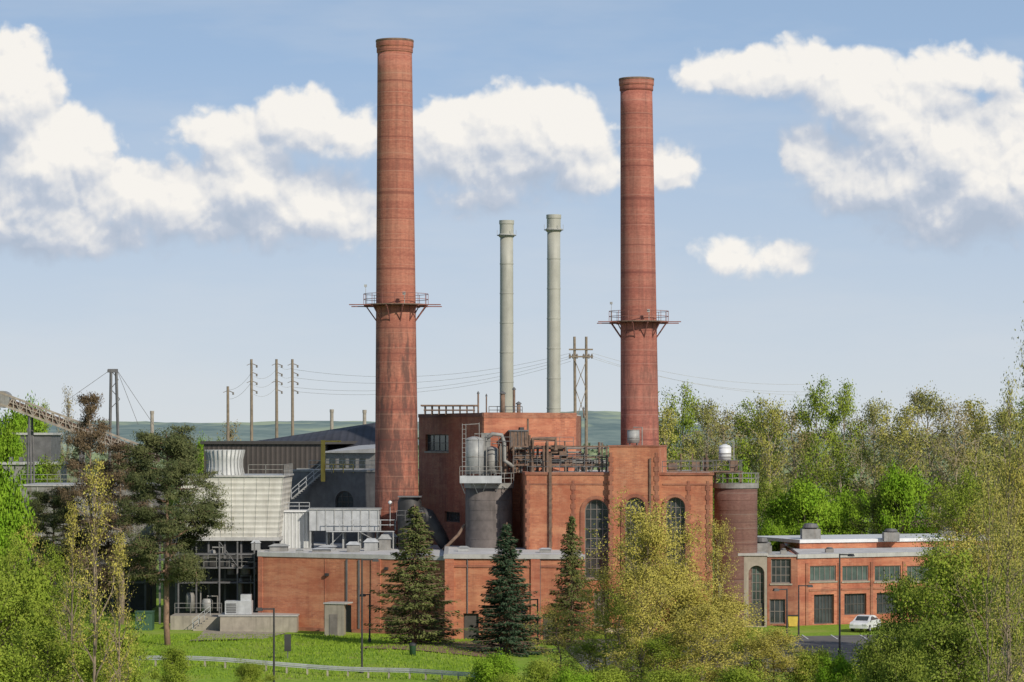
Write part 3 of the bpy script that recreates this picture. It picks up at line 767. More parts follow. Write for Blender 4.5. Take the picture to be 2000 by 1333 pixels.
cooling(40,300,300,'grey shaded cooling tower behind trees',M['midgrey'],topy=950,boty=1060,fan=False)  # shade on this tower is put into its grey casing colour
E=thing('cooling_deck','steel walkway deck with rails under cooling tower','walkway',(X(450,281),281,0))
D=281
g=G()
for py in (1082,1108,1137): g.box(X(350,D),X(498,D),280.5,283,Z(py,D)-.12,Z(py,D))
psplit(g,'deck',E,M['greyd'])
g=G()
for px in (350,385,430,465,498): g.box(X(px,D)-.07,X(px,D)+.07,280.3,280.48,0,Z(1058,D))
g.tube(W(430,1060,280.2),W(465,1108,280.2),.05,4); g.tube(W(385,1108,280.2),W(350,1137,280.2),.05,4)
psplit(g,'post',E,M['greyd'])
g=G(); g.rail([(X(350,D),280.5,Z(1108,D)),(X(498,D),280.5,Z(1108,D))],1.0,1.2,.03); part(g,'railing',E,M['midgrey'])
g=G(); g.rail([(X(345,D),279.5,1.3),(X(436,D),279.5,1.3)],1.0,1.2,.03)
part(g,'railing',E,M['midgrey'])
for px,w_,h0,h1,m in ((372,18,1.4,3.2,'midgrey'),(405,22,1.4,2.6,'grey'),(452,16,5.0,6.1,'greyd'),(480,20,5.0,5.9,'midgrey'),(415,14,6.4,7.4,'midgrey'),(470,10,1.7,4.6,'midgrey')):
    E=thing('pump_unit','grey pump housing with pipe beneath cooling tower','pump',(X(px,282),282,h0),'pumps under the cooling tower')
    g=G().lathe(X(px,282),281.9,[(w_*.025,h0),(w_*.025,h0+(h1-h0)*.8),(w_*.018,h1)],14); part(g,'body',E,M[m],smooth=True)
    g=G().path([(X(px,282),281.9,h1-.1),(X(px,282),281.9,h1+.25),(X(px+20,282),281.9,h1+.25),(X(px+20,282),281.9,h0)],.08,6); part(g,'pipe',E,M['midgrey'])
E=thing('concrete_steps','short concrete steps with metal handrail by wall','steps',(X(400,276),276,0))
g=G()
for k in range(6): g.box(X(378,274)+k*.28,X(430,274),273.6-.01*k,275+.01*k,.22*k,.22*(k+1)-.003)
part(g,'tread',E,M['conc'])
g=G(); g.rail([(X(378,274),273.4,.2),(X(412,274),273.4,1.5)],.9,.6,.035); part(g,'railing',E,M['galv'])
E=thing('retaining_wall','low weathered concrete retaining wall along grass','wall',(X(500,272),272,0))
g=G(); g.box(X(430,272)+.01,X(580,272),271.8,275.5,-.5,1.5); part(g,'wall',E,M['conc'])
g=G(); g.box(X(330,274),X(430,274),275.1,279,-.5,1.35); part(g,'wall',E,M['conc'])
g=G(); g.box(X(429,272)-.1,X(580,272)+.1,271.7,275.6,1.504,1.62); part(g,'coping',E,M['coping'])
E=thing('air_handler','pale metal air handling box on concrete wall','air handler',(X(466,273),273,1.62))
g=G(); g.box(X(440,273),X(492,273),272.6,274.2,1.64,2.9); g.box(X(470,273),X(490,273),272.9,274,2.89,3.5); part(g,'body',E,M['galv'])
g=G(); 
for k in range(6): g.box(X(443,273),X(462,273),272.54,272.59,1.8+k*.16,1.88+k*.16)
part(g,'louvre',E,M['greyd'])
E=thing('transformer_box','green metal transformer cabinet on pad in grass','cabinet',(X(282,275),275,0))
g=G(); g.box(X(266,275),X(299,275),274.3,276,.0,1.7); part(g,'body',E,M['green'])
g=G(); g.box(X(265,275),X(300,275),274.2,276.1,1.704,1.8); part(g,'lid',E,M['green'])
g=G(); g.box(X(268,275),X(278,275),274.26,274.29,.9,1.3); part(g,'door',E,M['greyd'])

zr=7.33
E=thing('rooftop_unit','large white air handling unit on steel legs','air handler',(X(670,288),288,zr))
D=288; g=G(); g.box(X(606,D),X(742,D),D-1.5,D+2.5,Z(1036,D),Z(996,D)); part(g,'casing',E,M['galv'])
g=G()
for px in range(620,742,17): g.box(X(px,D),X(px,D)+.1,D-1.56,D-1.504,Z(1036,D),Z(996,D))
psplit(g,'rib',E,M['grey'])
g=G(); g.box(X(604,D),X(744,D),D-1.6,D+2.6,Z(996,D)+.004,Z(996,D)+.15); part(g,'lid',E,M['grey'])
g=G()
for px in (608,640,672,705,738):
    for y in (D-1.3,D+2.2): g.box(X(px,D)-.09,X(px,D)+.09,y-.09,y+.09,zr,Z(1036,D)-.004)
g.tube(W(640,1070,D-1.2),W(672,1038,D-1.2),.06,4)
psplit(g,'leg',E,M['grey'])
g=G(); g.rail([(X(640,D),D-2.4,Z(1036,D)),(X(772,D),D-2.4,Z(1036,D)),(X(772,D),D+1,Z(1036,D))],1.1,1.3,.045); g.box(X(640,D),X(772,D),D-2.4,D-1.65,Z(1036,D)-.1,Z(1036,D)-.01); part(g,'walkway',E,M['galv'])
g=G()
for px in (650,700,768): g.tube(W(px,1038,D-2.3),W(px,1075,D-2.3),.07,5)
g.tube(W(700,1038,D-2.3),W(768,1074,D-2.3),.05,4); psplit(g,'strut',E,M['grey'])
E=thing('filter_housing','pale ribbed filter housing standing on flat roof','filter housing',(X(578,289),289,zr))
g=G(); g.box(X(548,289),X(604,289),288,291,zr,Z(1000,289)); part(g,'body',E,M['fan'])
g=G()
for k in range(8): g.box(X(551+k*7,289),X(552.5+k*7,289),287.93,287.99,zr,Z(1002,289))
psplit(g,'rib',E,M['whitep'])
g=G(); g.box(X(546,289),X(606,289),287.8,291.2,Z(1000,289)+.004,Z(1000,289)+.16); part(g,'lid',E,M['whitep'])
g=G(); g.rail([(X(546,289),287.9,Z(1000,289)+.16),(X(606,289),287.9,Z(1000,289)+.16)],.8,.9,.04); part(g,'railing',E,M['galv'])
for i,(px,D,w,h) in enumerate(((545,281,34,14),(640,283,30,10),(628,279,34,8),(585,276,14,9),(690,279,24,20),(725,282,26,24),(752,284,22,30),(500,283,16,20),(760,290,30,30),(905,271,20,10),(1065,268,22,9))):
    E=thing('rooftop_vent','small grey rooftop vent box with hood','vent',(X(px,D),D,zr),'small vents on the flat roof')
    w*=D/F;h*=D/F; x=X(px,D); zq=zr if px<865 else Z(1087,262)+.11
    g=G().box(x-w/2,x+w/2,D-w/2,D+w/2,zq,zq+h*.7); part(g,'base',E,M['grey'] if i%2 else M['midgrey'])
    g=G().hexa([(x-w*.6,D-w*.6,zq+h*.7+.004),(x+w*.6,D-w*.6,zq+h*.7+.004),(x+w*.6,D+w*.6,zq+h*.7+.004),(x-w*.6,D+w*.6,zq+h*.7+.004)],[(x-w*.3,D-w*.3,zq+h),(x+w*.3,D-w*.3,zq+h),(x+w*.3,D+w*.3,zq+h),(x-w*.3,D+w*.3,zq+h)]); part(g,'hood',E,M['galv'] if i%3 else M['grey'])
E=thing('roof_lamp','white globe lamp on bracket at roof edge','lamp',(X(762,286),286,9))
g=G(); g.tube(W(762,1030,286),W(762,985,286),.04,5); part(g,'post',E,M['grey'])
g=G(); q=W(762,982,286); g.lathe(q[0],q[1],[(.05,q[2]-.2),(.18,q[2]-.1),(.2,q[2]),(.18,q[2]+.1),(.05,q[2]+.2)],12); part(g,'globe',E,M['whitep'],smooth=True)

E=thing('conveyor_gallery','inclined weathered lattice conveyor gallery on trestle legs','conveyor',(X(120,322),322,0))
g=G(); D=322; a=Vector(W(4,790,D)); b=Vector(W(310,905,D)); hh=Vector((0,0,1.3))
g.hexa([a+Vector((0,-.9,.15)),b+Vector((0,-.9,.15)),b+Vector((0,1,.15)),a+Vector((0,1,.15))],[a+Vector((0,-.9,.9)),b+Vector((0,-.9,.9)),b+Vector((0,1,.9)),a+Vector((0,1,.9))]); part(g,'gallery',E,M['rust'])
g=G(); n=24
for i in range(n):
    p=a.lerp(b,i/n)+Vector((0,-1.1,0)); q=a.lerp(b,(i+1)/n)+Vector((0,-1.1,0))
    g.tube(p,p+hh,.08,4); g.tube(p if i%2 else p+hh,q+hh if i%2 else q,.07,4)
g.tube(a+Vector((0,-1.1,0)),b+Vector((0,-1.1,0)),.16,4); g.tube(a+Vector((0,-1.1,1.3)),b+Vector((0,-1.1,1.3)),.16,4)
g.tube(a+Vector((0,-1.1,.62)),b+Vector((0,-1.1,.62)),.06,4)
part(g,'truss',E,M['gantry'])
g=G()
for px in (60,160,250):
    t=(px-4)/306; p=a.lerp(b,t)
    for dy in (-1,1): g.tube((p.x-.6,p.y+dy,-.5),(p.x,p.y+dy,p.z),.12,5); g.tube((p.x+.6,p.y+dy,-.5),(p.x,p.y+dy,p.z),.12,5)
psplit(g,'trestle_leg',E,M['greyd'])
g=G(); p=a+Vector((.1,0,.55)); m=18
g.hexa([(p.x+.95*math.cos(2*math.pi*k/m),p.y-1.2,p.z+.95*math.sin(2*math.pi*k/m)) for k in range(m)],[(p.x+.95*math.cos(2*math.pi*k/m),p.y+1.2,p.z+.95*math.sin(2*math.pi*k/m)) for k in range(m)]); part(g,'head_drum',E,M['midgrey'])
for (pa,pb,ty,D,lab,mt) in ((5,110,908,345,'long pale metal shed roof with vents',M['midgrey']),(-30,100,850,380,'pale framed open shed behind trees',M['greyd'])):
    E=thing('metal_shed',lab,'shed',(X((pa+pb)/2,D),D,0))
    z=Z(ty,D); g=G().box(X(pa,D),X(pb,D),D,D+8,-.5,z); part(g,'wall',E,mt)
    g=G().box(X(pa,D)-.3,X(pb,D)+.3,D-.3,D+8.3,z+.004,z+.3); part(g,'roof',E,M['coping'])
    g=G()
    for k in range(5): g.box(X(pa,D)+.6+k*1.2,X(pa,D)+1.0+k*1.2,D+1,D+1.6,z+.3,z+.9)
    psplit(g,'vent',E,M['greyd'])
E=thing('lattice_mast','two legged steel mast with guy cables','mast',(X(223,400),400,0))
g=G(); D=400
g.tube((X(211,D),D,-.5),(X(217,D),D,Z(722,D)),.22,5); g.tube((X(238,D),D,-.5),(X(227,D),D,Z(722,D)),.22,5)
psplit(g,'leg',E,M['greyd'])
g=G(); ps=[W(214,800,D),W(234,780,D),W(216,760,D),W(231,742,D),W(217,724,D)]
for p,q in zip(ps[:-1],ps[1:]): g.tube(p,q,.07,4)
g.tube(W(211,723,D),W(230,723,D),.2,4); g.box(X(210,D),X(230,D),D-.2,D+.2,Z(728,D),Z(722,D)); part(g,'brace',E,M['greyd'])
g=G(); g.tube(W(229,724,D),W(300,830,D),.04,4); g.tube(W(229,724,D),W(270,830,D),.04,4); g.tube(W(214,724,D),W(120,790,D),.04,4); psplit(g,'cable',E,M['greyd'])

# ================================================================== POLES & WIRES
D=430
def pole(px,top,n=3,lab='weathered wooden power pole with insulator arms'):
    E=thing('utility_pole',lab,'utility pole',(X(px,D),D,0),'power poles along the line')
    g=G().path([(X(px,D)+.1,D,-.5),(X(px,D),D,Z(top,D))],[.33,.2],8); part(g,'post',E,M['wood'])
    for k in range(n):
        g=G()
        z=Z(top+12+k*17,D); x=X(px,D)
        g.tube((x,D,z+.3),(x+.75,D,z),.09,4); g.lathe(x+.8,D,[(.1,z-.35),(.16,z-.25),(.1,z-.15),(.16,z-.05),(.08,z+.05)],6)
        if k%2==0: g.tube((x,D,z+.3),(x-.7,D,z),.06,4)
        part(g,'insulator',E,M['frame'])
pole(445,755,1); pole(491,702,4); pole(540,702,4); pole(571,702,4)
E=thing('h_frame_pole','twin wooden power poles joined by crossarm and bracing','utility pole',(X(1133,410),410,0))
D2=410; g=G()
for a,b in ((1122,1126),(1145,1145)): g.path([(X(b,D2),D2,-.5),(X(a,D2),D2,Z(658,D2))],[.3,.2],8)
psplit(g,'post',E,M['wood'])
g=G()
for py in (683,697): g.box(X(1111,D2),X(1158,D2),D2-.3,D2-.1,Z(py,D2)-.12,Z(py,D2)+.1)
psplit(g,'crossarm',E,M['wood'])
g=G()
g.tube(W(1123,705,D2-.25),W(1145,760,D2-.25),.07,4); g.tube(W(1145,705,D2-.25),W(1124,760,D2-.25),.07,4)
g.tube(W(1124,760,D2-.25),W(1145,820,D2-.25),.07,4); g.tube(W(1145,760,D2-.25),W(1125,820,D2-.25),.07,4); part(g,'brace',E,M['wood'])
g=G()
for px in (1113,1119,1127,1140,1150,1156):
    q=W(px,690,D2-.2); g.lathe(q[0],q[1],[(.1,q[2]-.8),(.17,q[2]-.65),(.1,q[2]-.5),(.17,q[2]-.35),(.08,q[2]-.1)],6)
psplit(g,'insulator',E,M['frame'])
g=G()
def wire(g,a,b,sag,r=.024,n=16):
    a=Vector(a);b=Vector(b); g.path([a.lerp(b,t)-Vector((0,0,sag*4*t*(1-t))) for t in np.linspace(0,1,n)],r,3)
D=430
E=thing('power_lines','thin sagging power cables strung between poles','cable',(X(571,D),D,Z(720,D)))
for py,qy in ((722,690),(738,696),(757,700),(765,706)): wire(g,W(574,py,D),W(1115,qy,D2),2.1)
for py,qy in ((690,720),(700,735),(696,742)): wire(g,W(1156,py,D2),W(1600,qy+30,430),1.5)
for py,qy in ((715,716),(732,733),(750,751)): wire(g,W(545,py,D),W(574,qy,D),.5)
for py in (715,732,750): wire(g,W(495,py+20,D),W(545,py,D),1.0)
for py in (722,740): wire(g,W(495,py,D),W(445,py+40,D),.8)
psplit(g,'cable',E,M['grey'])
for px,t in ((648,800),(712,801),(297,803)):
    Dq=900; E=thing('distant_chimney','small pale distant masonry chimney','chimney',(X(px,Dq),Dq,0),'distant chimneys')
    g=G().lathe(X(px,Dq),Dq,[(.6,-1),(.55,Z(t,Dq)-1)],12); part(g,'shaft',E,M['conc']); g=G().lathe(X(px,Dq),Dq,[(.65,Z(t,Dq)-.99),(.65,Z(t,Dq))],12); part(g,'cap',E,M['conc'])

# ================================================================== RIGHT LOW BUILDINGS
E=thing('entrance_portal','concrete entrance portal with tall arched glass doorway','building',(X(1468,279),279,0),'connected power plant buildings')
fp=Fr((1444,279),(1498,279)); cut=G(); zt=Z(1086,279)
window(E,fp,fp.s_(1462),fp.s_(1493),.1,fp.z(1478,1105),cols=4,rows=7,arch=True,cutg=cut,rec=.5,frame='frame',glass='glassl',sill=False)
part(G().prism([tuple(fp.a),tuple(fp.b),(fp.b[0],284),(fp.a[0],284)],-1,zt),'wall',E,M['conc'],cut=cut)
g=G(); g.wbox(fp,-.15,fp.L+.1,zt+.004,zt+.25,-5,.15); part(g,'cornice',E,M['coping'])
g=G(); g.box(X(1403,280),X(1444,280)-.01,279.5,284,-1,Z(1140,280)); part(g,'wall',E,M['greyd'],label='dark lower side wall')
g=G(); s=fp.s_(1478); g.wbox(fp,s-.75,s+.75,.1,2.3,-.36,-.3); part(g,'door',E,M['dframe'])
E=thing('brick_building','two storey brick wing with banded ribbon windows','building',(X(1640,287),287,0),'connected power plant buildings')
fm=Fr((1498.5,281),(1558,281)); cut=G(); z2=Z(1088,281)
window(E,fm,fm.s_(1506),fm.s_(1545),fm.z(1520,1140),fm.z(1520,1092),cols=4,rows=3,cutg=cut,glass='glass')
window(E,fm,fm.s_(1503),fm.s_(1534),.2,2.6,cols=3,rows=2,cutg=cut,glass='glass',sill=False)
part(G().prism([tuple(fm.a),tuple(fm.b),(fm.b[0],290),(fm.a[0],290)],-1,z2),'wall',E,M['brickb'],cut=cut,label='brown brick link wall')
fw=Fr((1558,281),(1985,292)); cut=G(); z3=6.7
for k in range(8):
    a=1582+k*63.2; b=a+51
    window(E,fw,fw.s_(a),fw.s_(b),fw.z(a,1136),fw.z(a,1106),cols=5,rows=1,cutg=cut,glass='glassl',rec=.25)
    window(E,fw,fw.s_(a+8 if k==0 else a+4),fw.s_(b-4),.1 if k==0 else .9,3.0,cols=6,rows=2,cutg=cut,rec=.4,frame='dframe',sill=False)
part(G().prism([tuple(fw.a),tuple(fw.b),(fw.b[0],325),(fw.a[0]+2,325)],-1,z3),'wall',E,M['brick2'],cut=cut)
g=G()
for k in range(8):
    a=1582+k*63.2
    g.wbox(fw,fw.s_(a-9),fw.s_(a-4),-1,z3-.6,-.05,.1)
psplit(g,'pilaster',E,M['brickb'])
g=G()
for k in range(8):
    a=1582+k*63.2
    g.wbox(fw,fw.s_(a-2),fw.s_(a+53),3.35,3.55,-.05,.06)
psplit(g,'string_course',E,M['brickb'])
g=G(); g.wbox(fw,-.1,fw.L,z3-.1,z3+.3,-.4,.16); g.wbox(fm,0,fm.L-.12,z2+.004,z2+.2,-8,.12); psplit(g,'coping',E,M['coping'])
g=G(); g.prism([(fw.a[0]+.4,282.5),(fw.b[0],293),(fw.b[0],325),(fw.a[0]+2.4,325)],z3+.004,z3+.2); part(g,'roof',E,M['roofgrey'])
g=G(); ff=Fr((1562,297),(1985,306)); g.prism([tuple(ff.a),tuple(ff.b),(ff.b[0],320),(ff.a[0],318)],z3+.21,z3+.8); part(g,'wall',E,M['brick'],label='set back upper brick storey')
g=G(); g.wbox(ff,-.1,ff.L,z3+.804,z3+1.15,-12,.2); part(g,'roof',E,M['whitep'])
for i,(px,D,w,h) in enumerate(((1487,284,30,30),(1583,300,36,28),(1500,286,14,20),(1620,288,16,8),(1740,300,30,18),(1850,305,30,18),(1530,283,12,10))):
    E=thing('rooftop_vent','boxy grey rooftop exhaust fan housing','vent',(X(px,D),D,7),'roof fans on the brick wing')
    w*=D/F;h*=D/F; x=X(px,D); zq=(z2+.25 if px<1540 else z3+1.2 if D>297 else z3+.3)
    g=G().box(x-w/2,x+w/2,D-w/2,D+w/2,zq-.3,zq+h*.65); part(g,'base',E,M['midgrey'])
    g=G().lathe(x,D,[(w*.3,zq+h*.65+.004),(w*.45,zq+h*.75),(w*.35,zq+h),(w*.1,zq+h*1.05)],16); part(g,'hood',E,M['greyd'])
E=thing('brick_shed','small red brick gabled outbuilding amid trees','building',(X(1760,340),340,0))
g=G().box(X(1782,340),X(1925,340),340,350,-.5,Z(1030,340)); part(g,'wall',E,M['brick2'])
g=G(); z=Z(1030,340); xa,xb=X(1780,340),X(1927,340); g.add([(xa,339.5,z+.004),(xb,339.5,z+.004),(xb,350.5,z+.004),(xa,350.5,z+.004),(xa,345,z+.8),(xb,345,z+.8)],[(0,1,5,4),(2,3,4,5),(0,4,3),(1,2,5),(0,3,2,1)]); part(g,'roof',E,M['rust'])

# ================================================================== STREET FURNITURE
def lamp_post(h,label,arm=.9):
    E=thing('street_lamp',label,'street lamp',(0,0,0),'parking and path lamps')
    g=G().path([(0,0,-.4),(0,0,h)],[.09,.065],8); g.lathe(0,0,[(.16,-.1),(.16,.35),(.1,.45)],10); part(g,'post',E,M['black'],world=False)
    g=G(); g.box(-arm,.0,-.05,.05,h-.12,h-.02); part(g,'arm',E,M['black'],world=False)
    g=G(); g.hexa([(-arm-.42,-.2,h-.2),(-arm+.1,-.2,h-.2),(-arm+.1,.2,h-.2),(-arm-.42,.2,h-.2)],[(-arm-.34,-.15,h+.02),(-arm+.04,-.15,h+.02),(-arm+.04,.15,h+.02),(-arm-.34,.15,h+.02)])
    ob=part(g,'lamp_head',E,M['black'],world=False)
    g=G(); g.box(-arm-.36,-arm+.04,-.14,.14,h-.215,h-.203); part(g,'lens',ob,M['whitep'],world=False)
    return E
def lbase(px,py_top,h): return (H-h)*F/(py_top-HY)
for px,ty,h,rz in ((535,1188,6.2,0),(707,1092,9.0,math.pi),(1537,1150,5.0,0.3),(1560,1143,5.0,math.pi),(1640,1082,8.6,2.6),(1050,1170,3.6,0),(722,1160,3.8,1)):
    D=min(lbase(px,ty,h),258 if px<1100 else 274)
    E=lamp_post(Z(ty,D),'slim black lamp post with box shaped head'); E.location=(X(px,D),D,0); E.rotation_euler=(0,0,rz)
def post_sign(px,D,z0,w,h,label):
    E=thing('sign_post',label,'sign',(X(px,D),D,0)); x=X(px,D)
    g=G().box(x-.04,x+.04,D-.04,D+.04,-.2,z0+h); part(g,'post',E,M['greyd'])
    g=G().box(x-w/2,x+w/2,D-.09,D-.05,z0,z0+h); part(g,'panel',E,M['black'])
post_sign(562,236,.9,.55,1.4,'dark rectangular sign panel on post in grass')
post_sign(1022,258,2.4,.4,.5,'small sign on a post before brick wall')
E=thing('guardrail','galvanised steel roadside guardrail on short posts','guardrail',(X(600,226),226,0))
pts=[]
for px,py in ((240,1296),(400,1300),(600,1304),(800,1310),(960,1320)):
    D=GD(py,.7); pts.append(Vector((X(px,D),D,.0)))
g=G(); gpst=G()
for a,b in zip(pts[:-1],pts[1:]):
    n=5
    for i in range(n):
        p=a.lerp(b,i/n);q=a.lerp(b,(i+1)/n); zg=float(gz(p.x,p.y)); zh=float(gz(q.x,q.y))
        for z0,dd in ((.5,0),(.62,-.05),(.74,0)):
            g.hexa([(p.x,p.y+dd,zg+z0),(q.x,q.y+dd,zh+z0),(q.x,q.y+dd+.03,zh+z0),(p.x,p.y+dd+.03,zg+z0)],[(p.x,p.y+dd,zg+z0+.1),(q.x,q.y+dd,zh+z0+.1),(q.x,q.y+dd+.03,zh+z0+.1),(p.x,p.y+dd+.03,zg+z0+.1)])
        gpst.box(p.x-.07,p.x+.07,p.y+.04,p.y+.18,zg-.3,zg+.78)
part(g,'rail',E,M['galv']); psplit(gpst,'post',E,M['conc'])
E=thing('lumber_pile','stack of fresh pale lumber boards on pavement','lumber',(X(1220,262),262,0))
g=G(); rng=random.Random(2); g0=gp(1220,1238)
for k in range(22):
    x=g0[0]-1.6+rng.uniform(-.3,.3); y=g0[1]-1+ (k%7)*.28; z=.06+(k//7)*.13; L=rng.uniform(2.4,3.3); a=rng.uniform(-.06,.06)
    g.hexa([(x,y,z),(x+L,y+L*a,z),(x+L,y+L*a+.22,z),(x,y+.22,z)],[(x,y,z+.1),(x+L,y+L*a,z+.1),(x+L,y+L*a+.22,z+.1),(x,y+.22,z+.1)])
psplit(g,'board',E,M['lumber'])
E=thing('waste_bin','yellow metal waste bin beside brick wall','bin',(X(1548,279),279,0))
x=X(1548,279); g=G().hexa([(x-.4,278.6,.1),(x+.4,278.6,.1),(x+.4,279.3,.1),(x-.4,279.3,.1)],[(x-.5,278.5,1.1),(x+.5,278.5,1.1),(x+.5,279.4,1.1),(x-.5,279.4,1.1)]); part(g,'body',E,M['yellow'])
g=G().box(x-.54,x+.54,278.45,279.45,1.104,1.18); part(g,'lid',E,M['black'])
E=thing('litter_bin','dark green cylindrical litter bin on the lawn','bin',(X(806,236),236,0))
x=X(806,236); zg=float(gz(x,236)); g=G().lathe(x,236,[(.25,zg-.1),(.28,zg+.8),(.3,zg+.82)],14); part(g,'body',E,M['green'],smooth=True)
g=G().lathe(x,236,[(.32,zg+.824),(.3,zg+.95),(.1,zg+1.05)],14); part(g,'lid',E,M['black'])

def car(paint,label):
    E=thing('parked_car',label,'car',(0,0,0))
    prof=[(-2.2,.35),(-2.25,.75),(-2.1,.95),(-1.55,1.02),(-1.0,1.42),(-.3,1.5),(.5,1.46),(1.15,1.02),(1.95,.9),(2.22,.7),(2.2,.35)]
    rows=[[(x,sgn*(.86 if z<1.03 else .66),z) for x,z in prof] for sgn in (-1,1)]
    n=len(prof); vs=rows[0]+rows[1]
    low=[0,1,2,3,7,8,9,10]; up=[3,4,5,6,7]
    fs=[tuple(low),tuple([i+n for i in low][::-1]),tuple(up),tuple([i+n for i in up][::-1])]+[(i,(i+1)%n,(i+1)%n+n,i+n) for i in range(n)]
    g=G(); g.add(vs,fs); part(g,'body',E,paint,world=False)
    g=G()
    for s in (-1,1):
        y0=s*.875;y1=s*.685
        P=[(-1.38,1.06,.0),(-.95,1.36,1),(-.02,1.42,1),(-.02,1.06,0)]; Q=[(.05,1.06,0),(.05,1.42,1),(.46,1.38,1),(.98,1.06,0)]
        for R_ in (P,Q):
            vs=[(x,(y0 if not t else y1),z) for x,z,t in R_]; vs2=[(x,y-s*.03,z) for x,y,z in vs]; g.hexa(vs,vs2)
    g.hexa([(1.13,-.6,1.06),(1.13,.6,1.06),(.6,.58,1.42),(.6,-.58,1.42)],[(1.17,-.6,1.07),(1.17,.6,1.07),(.64,.58,1.43),(.64,-.58,1.43)])
    g.hexa([(-1.53,-.6,1.07),(-1.53,.6,1.07),(-1.08,.58,1.4),(-1.08,-.58,1.4)],[(-1.57,-.6,1.08),(-1.57,.6,1.08),(-1.12,.58,1.41),(-1.12,-.58,1.41)])
    psplit(g,'window',E,M['glass'],world=False)
    for x in (-1.35,1.35):
        for y in (-.8,.8):
            g=G(); m=16; a=[(x+.33*math.cos(2*math.pi*k/m),y-.11,.33+.33*math.sin(2*math.pi*k/m)) for k in range(m)]; b=[(p[0],y+.11,p[2]) for p in a]; g.hexa(a,b); w=part(g,'wheel',E,M['tyre'],world=False)
            g=G(); a=[(x+.19*math.cos(2*math.pi*k/m),y-.125,.33+.19*math.sin(2*math.pi*k/m)) for k in range(m)]; b=[(p[0],y+.125,p[2]) for p in a]; g.hexa(a,b); part(g,'rim',w,M['galv'],world=False)
    for y in (-.62,.62):
        g=G().box(2.12,2.25,y-.18,y+.18,.66,.8); part(g,'headlight',E,M['whitep'],world=False)
        g=G().box(-2.27,-2.14,y-.15,y+.15,.72,.88); part(g,'taillight',E,M['redp'],world=False)
    return E
a=car(M['whitep'],'white hatchback parked on asphalt near brick wing'); a.location=(X(1690,273),273,.06); a.rotation_euler=(0,0,-2.0)

# ================================================================== VEGETATION
def leafmesh(name,C,rn,size,asp,rng,mat,stretch=None,cn=None):
    N=len(C); C=np.asarray(C)
    a=rng.normal(size=(N,3)); a/=np.linalg.norm(a,axis=1)[:,None]
    if stretch is not None: a=stretch+a*.45; a/=np.linalg.norm(a,axis=1)[:,None]
    b=np.cross(a,rng.normal(size=(N,3))); b/=np.linalg.norm(b,axis=1)[:,None]
    s=(size*rng.uniform(.6,1.3,N))[:,None]
    V=np.stack([C-a*s,C+b*s*asp,C+a*s,C-b*s*asp],1).reshape(-1,3)
    me=bpy.data.meshes.new(name); me.vertices.add(4*N); me.loops.add(4*N); me.polygons.add(N)
    me.vertices.foreach_set('co',V.astype(np.float32).ravel())
    me.loops.foreach_set('vertex_index',np.arange(4*N,dtype=np.int32))
    me.polygons.foreach_set('loop_start',np.arange(0,4*N,4,dtype=np.int32))
    try: me.polygons.foreach_set('loop_total',np.full(N,4,dtype=np.int32))
    except Exception: pass
    me.update(calc_edges=True)
    at=me.attributes.new('rnd','FLOAT','FACE'); at.data.foreach_set('value',np.asarray(rn,dtype=np.float32))
    if cn is not None:
        cn=cn/(np.linalg.norm(cn,axis=1)[:,None]+1e-6)
        at=me.attributes.new('cn','FLOAT_VECTOR','FACE'); at.data.foreach_set('vector',cn.astype(np.float32).ravel())
    me.materials.append(mat)
    return me
def woodmesh(g,mat):
    me=bpy.data.meshes.new('trunk'); me.from_pydata([tuple(v) for v in g.v],[],g.f); me.materials.append(mat)
    for p in me.polygons: p.use_smooth=True
    return me
def unit(v): return v/(np.linalg.norm(v,axis=1)[:,None]+1e-6)
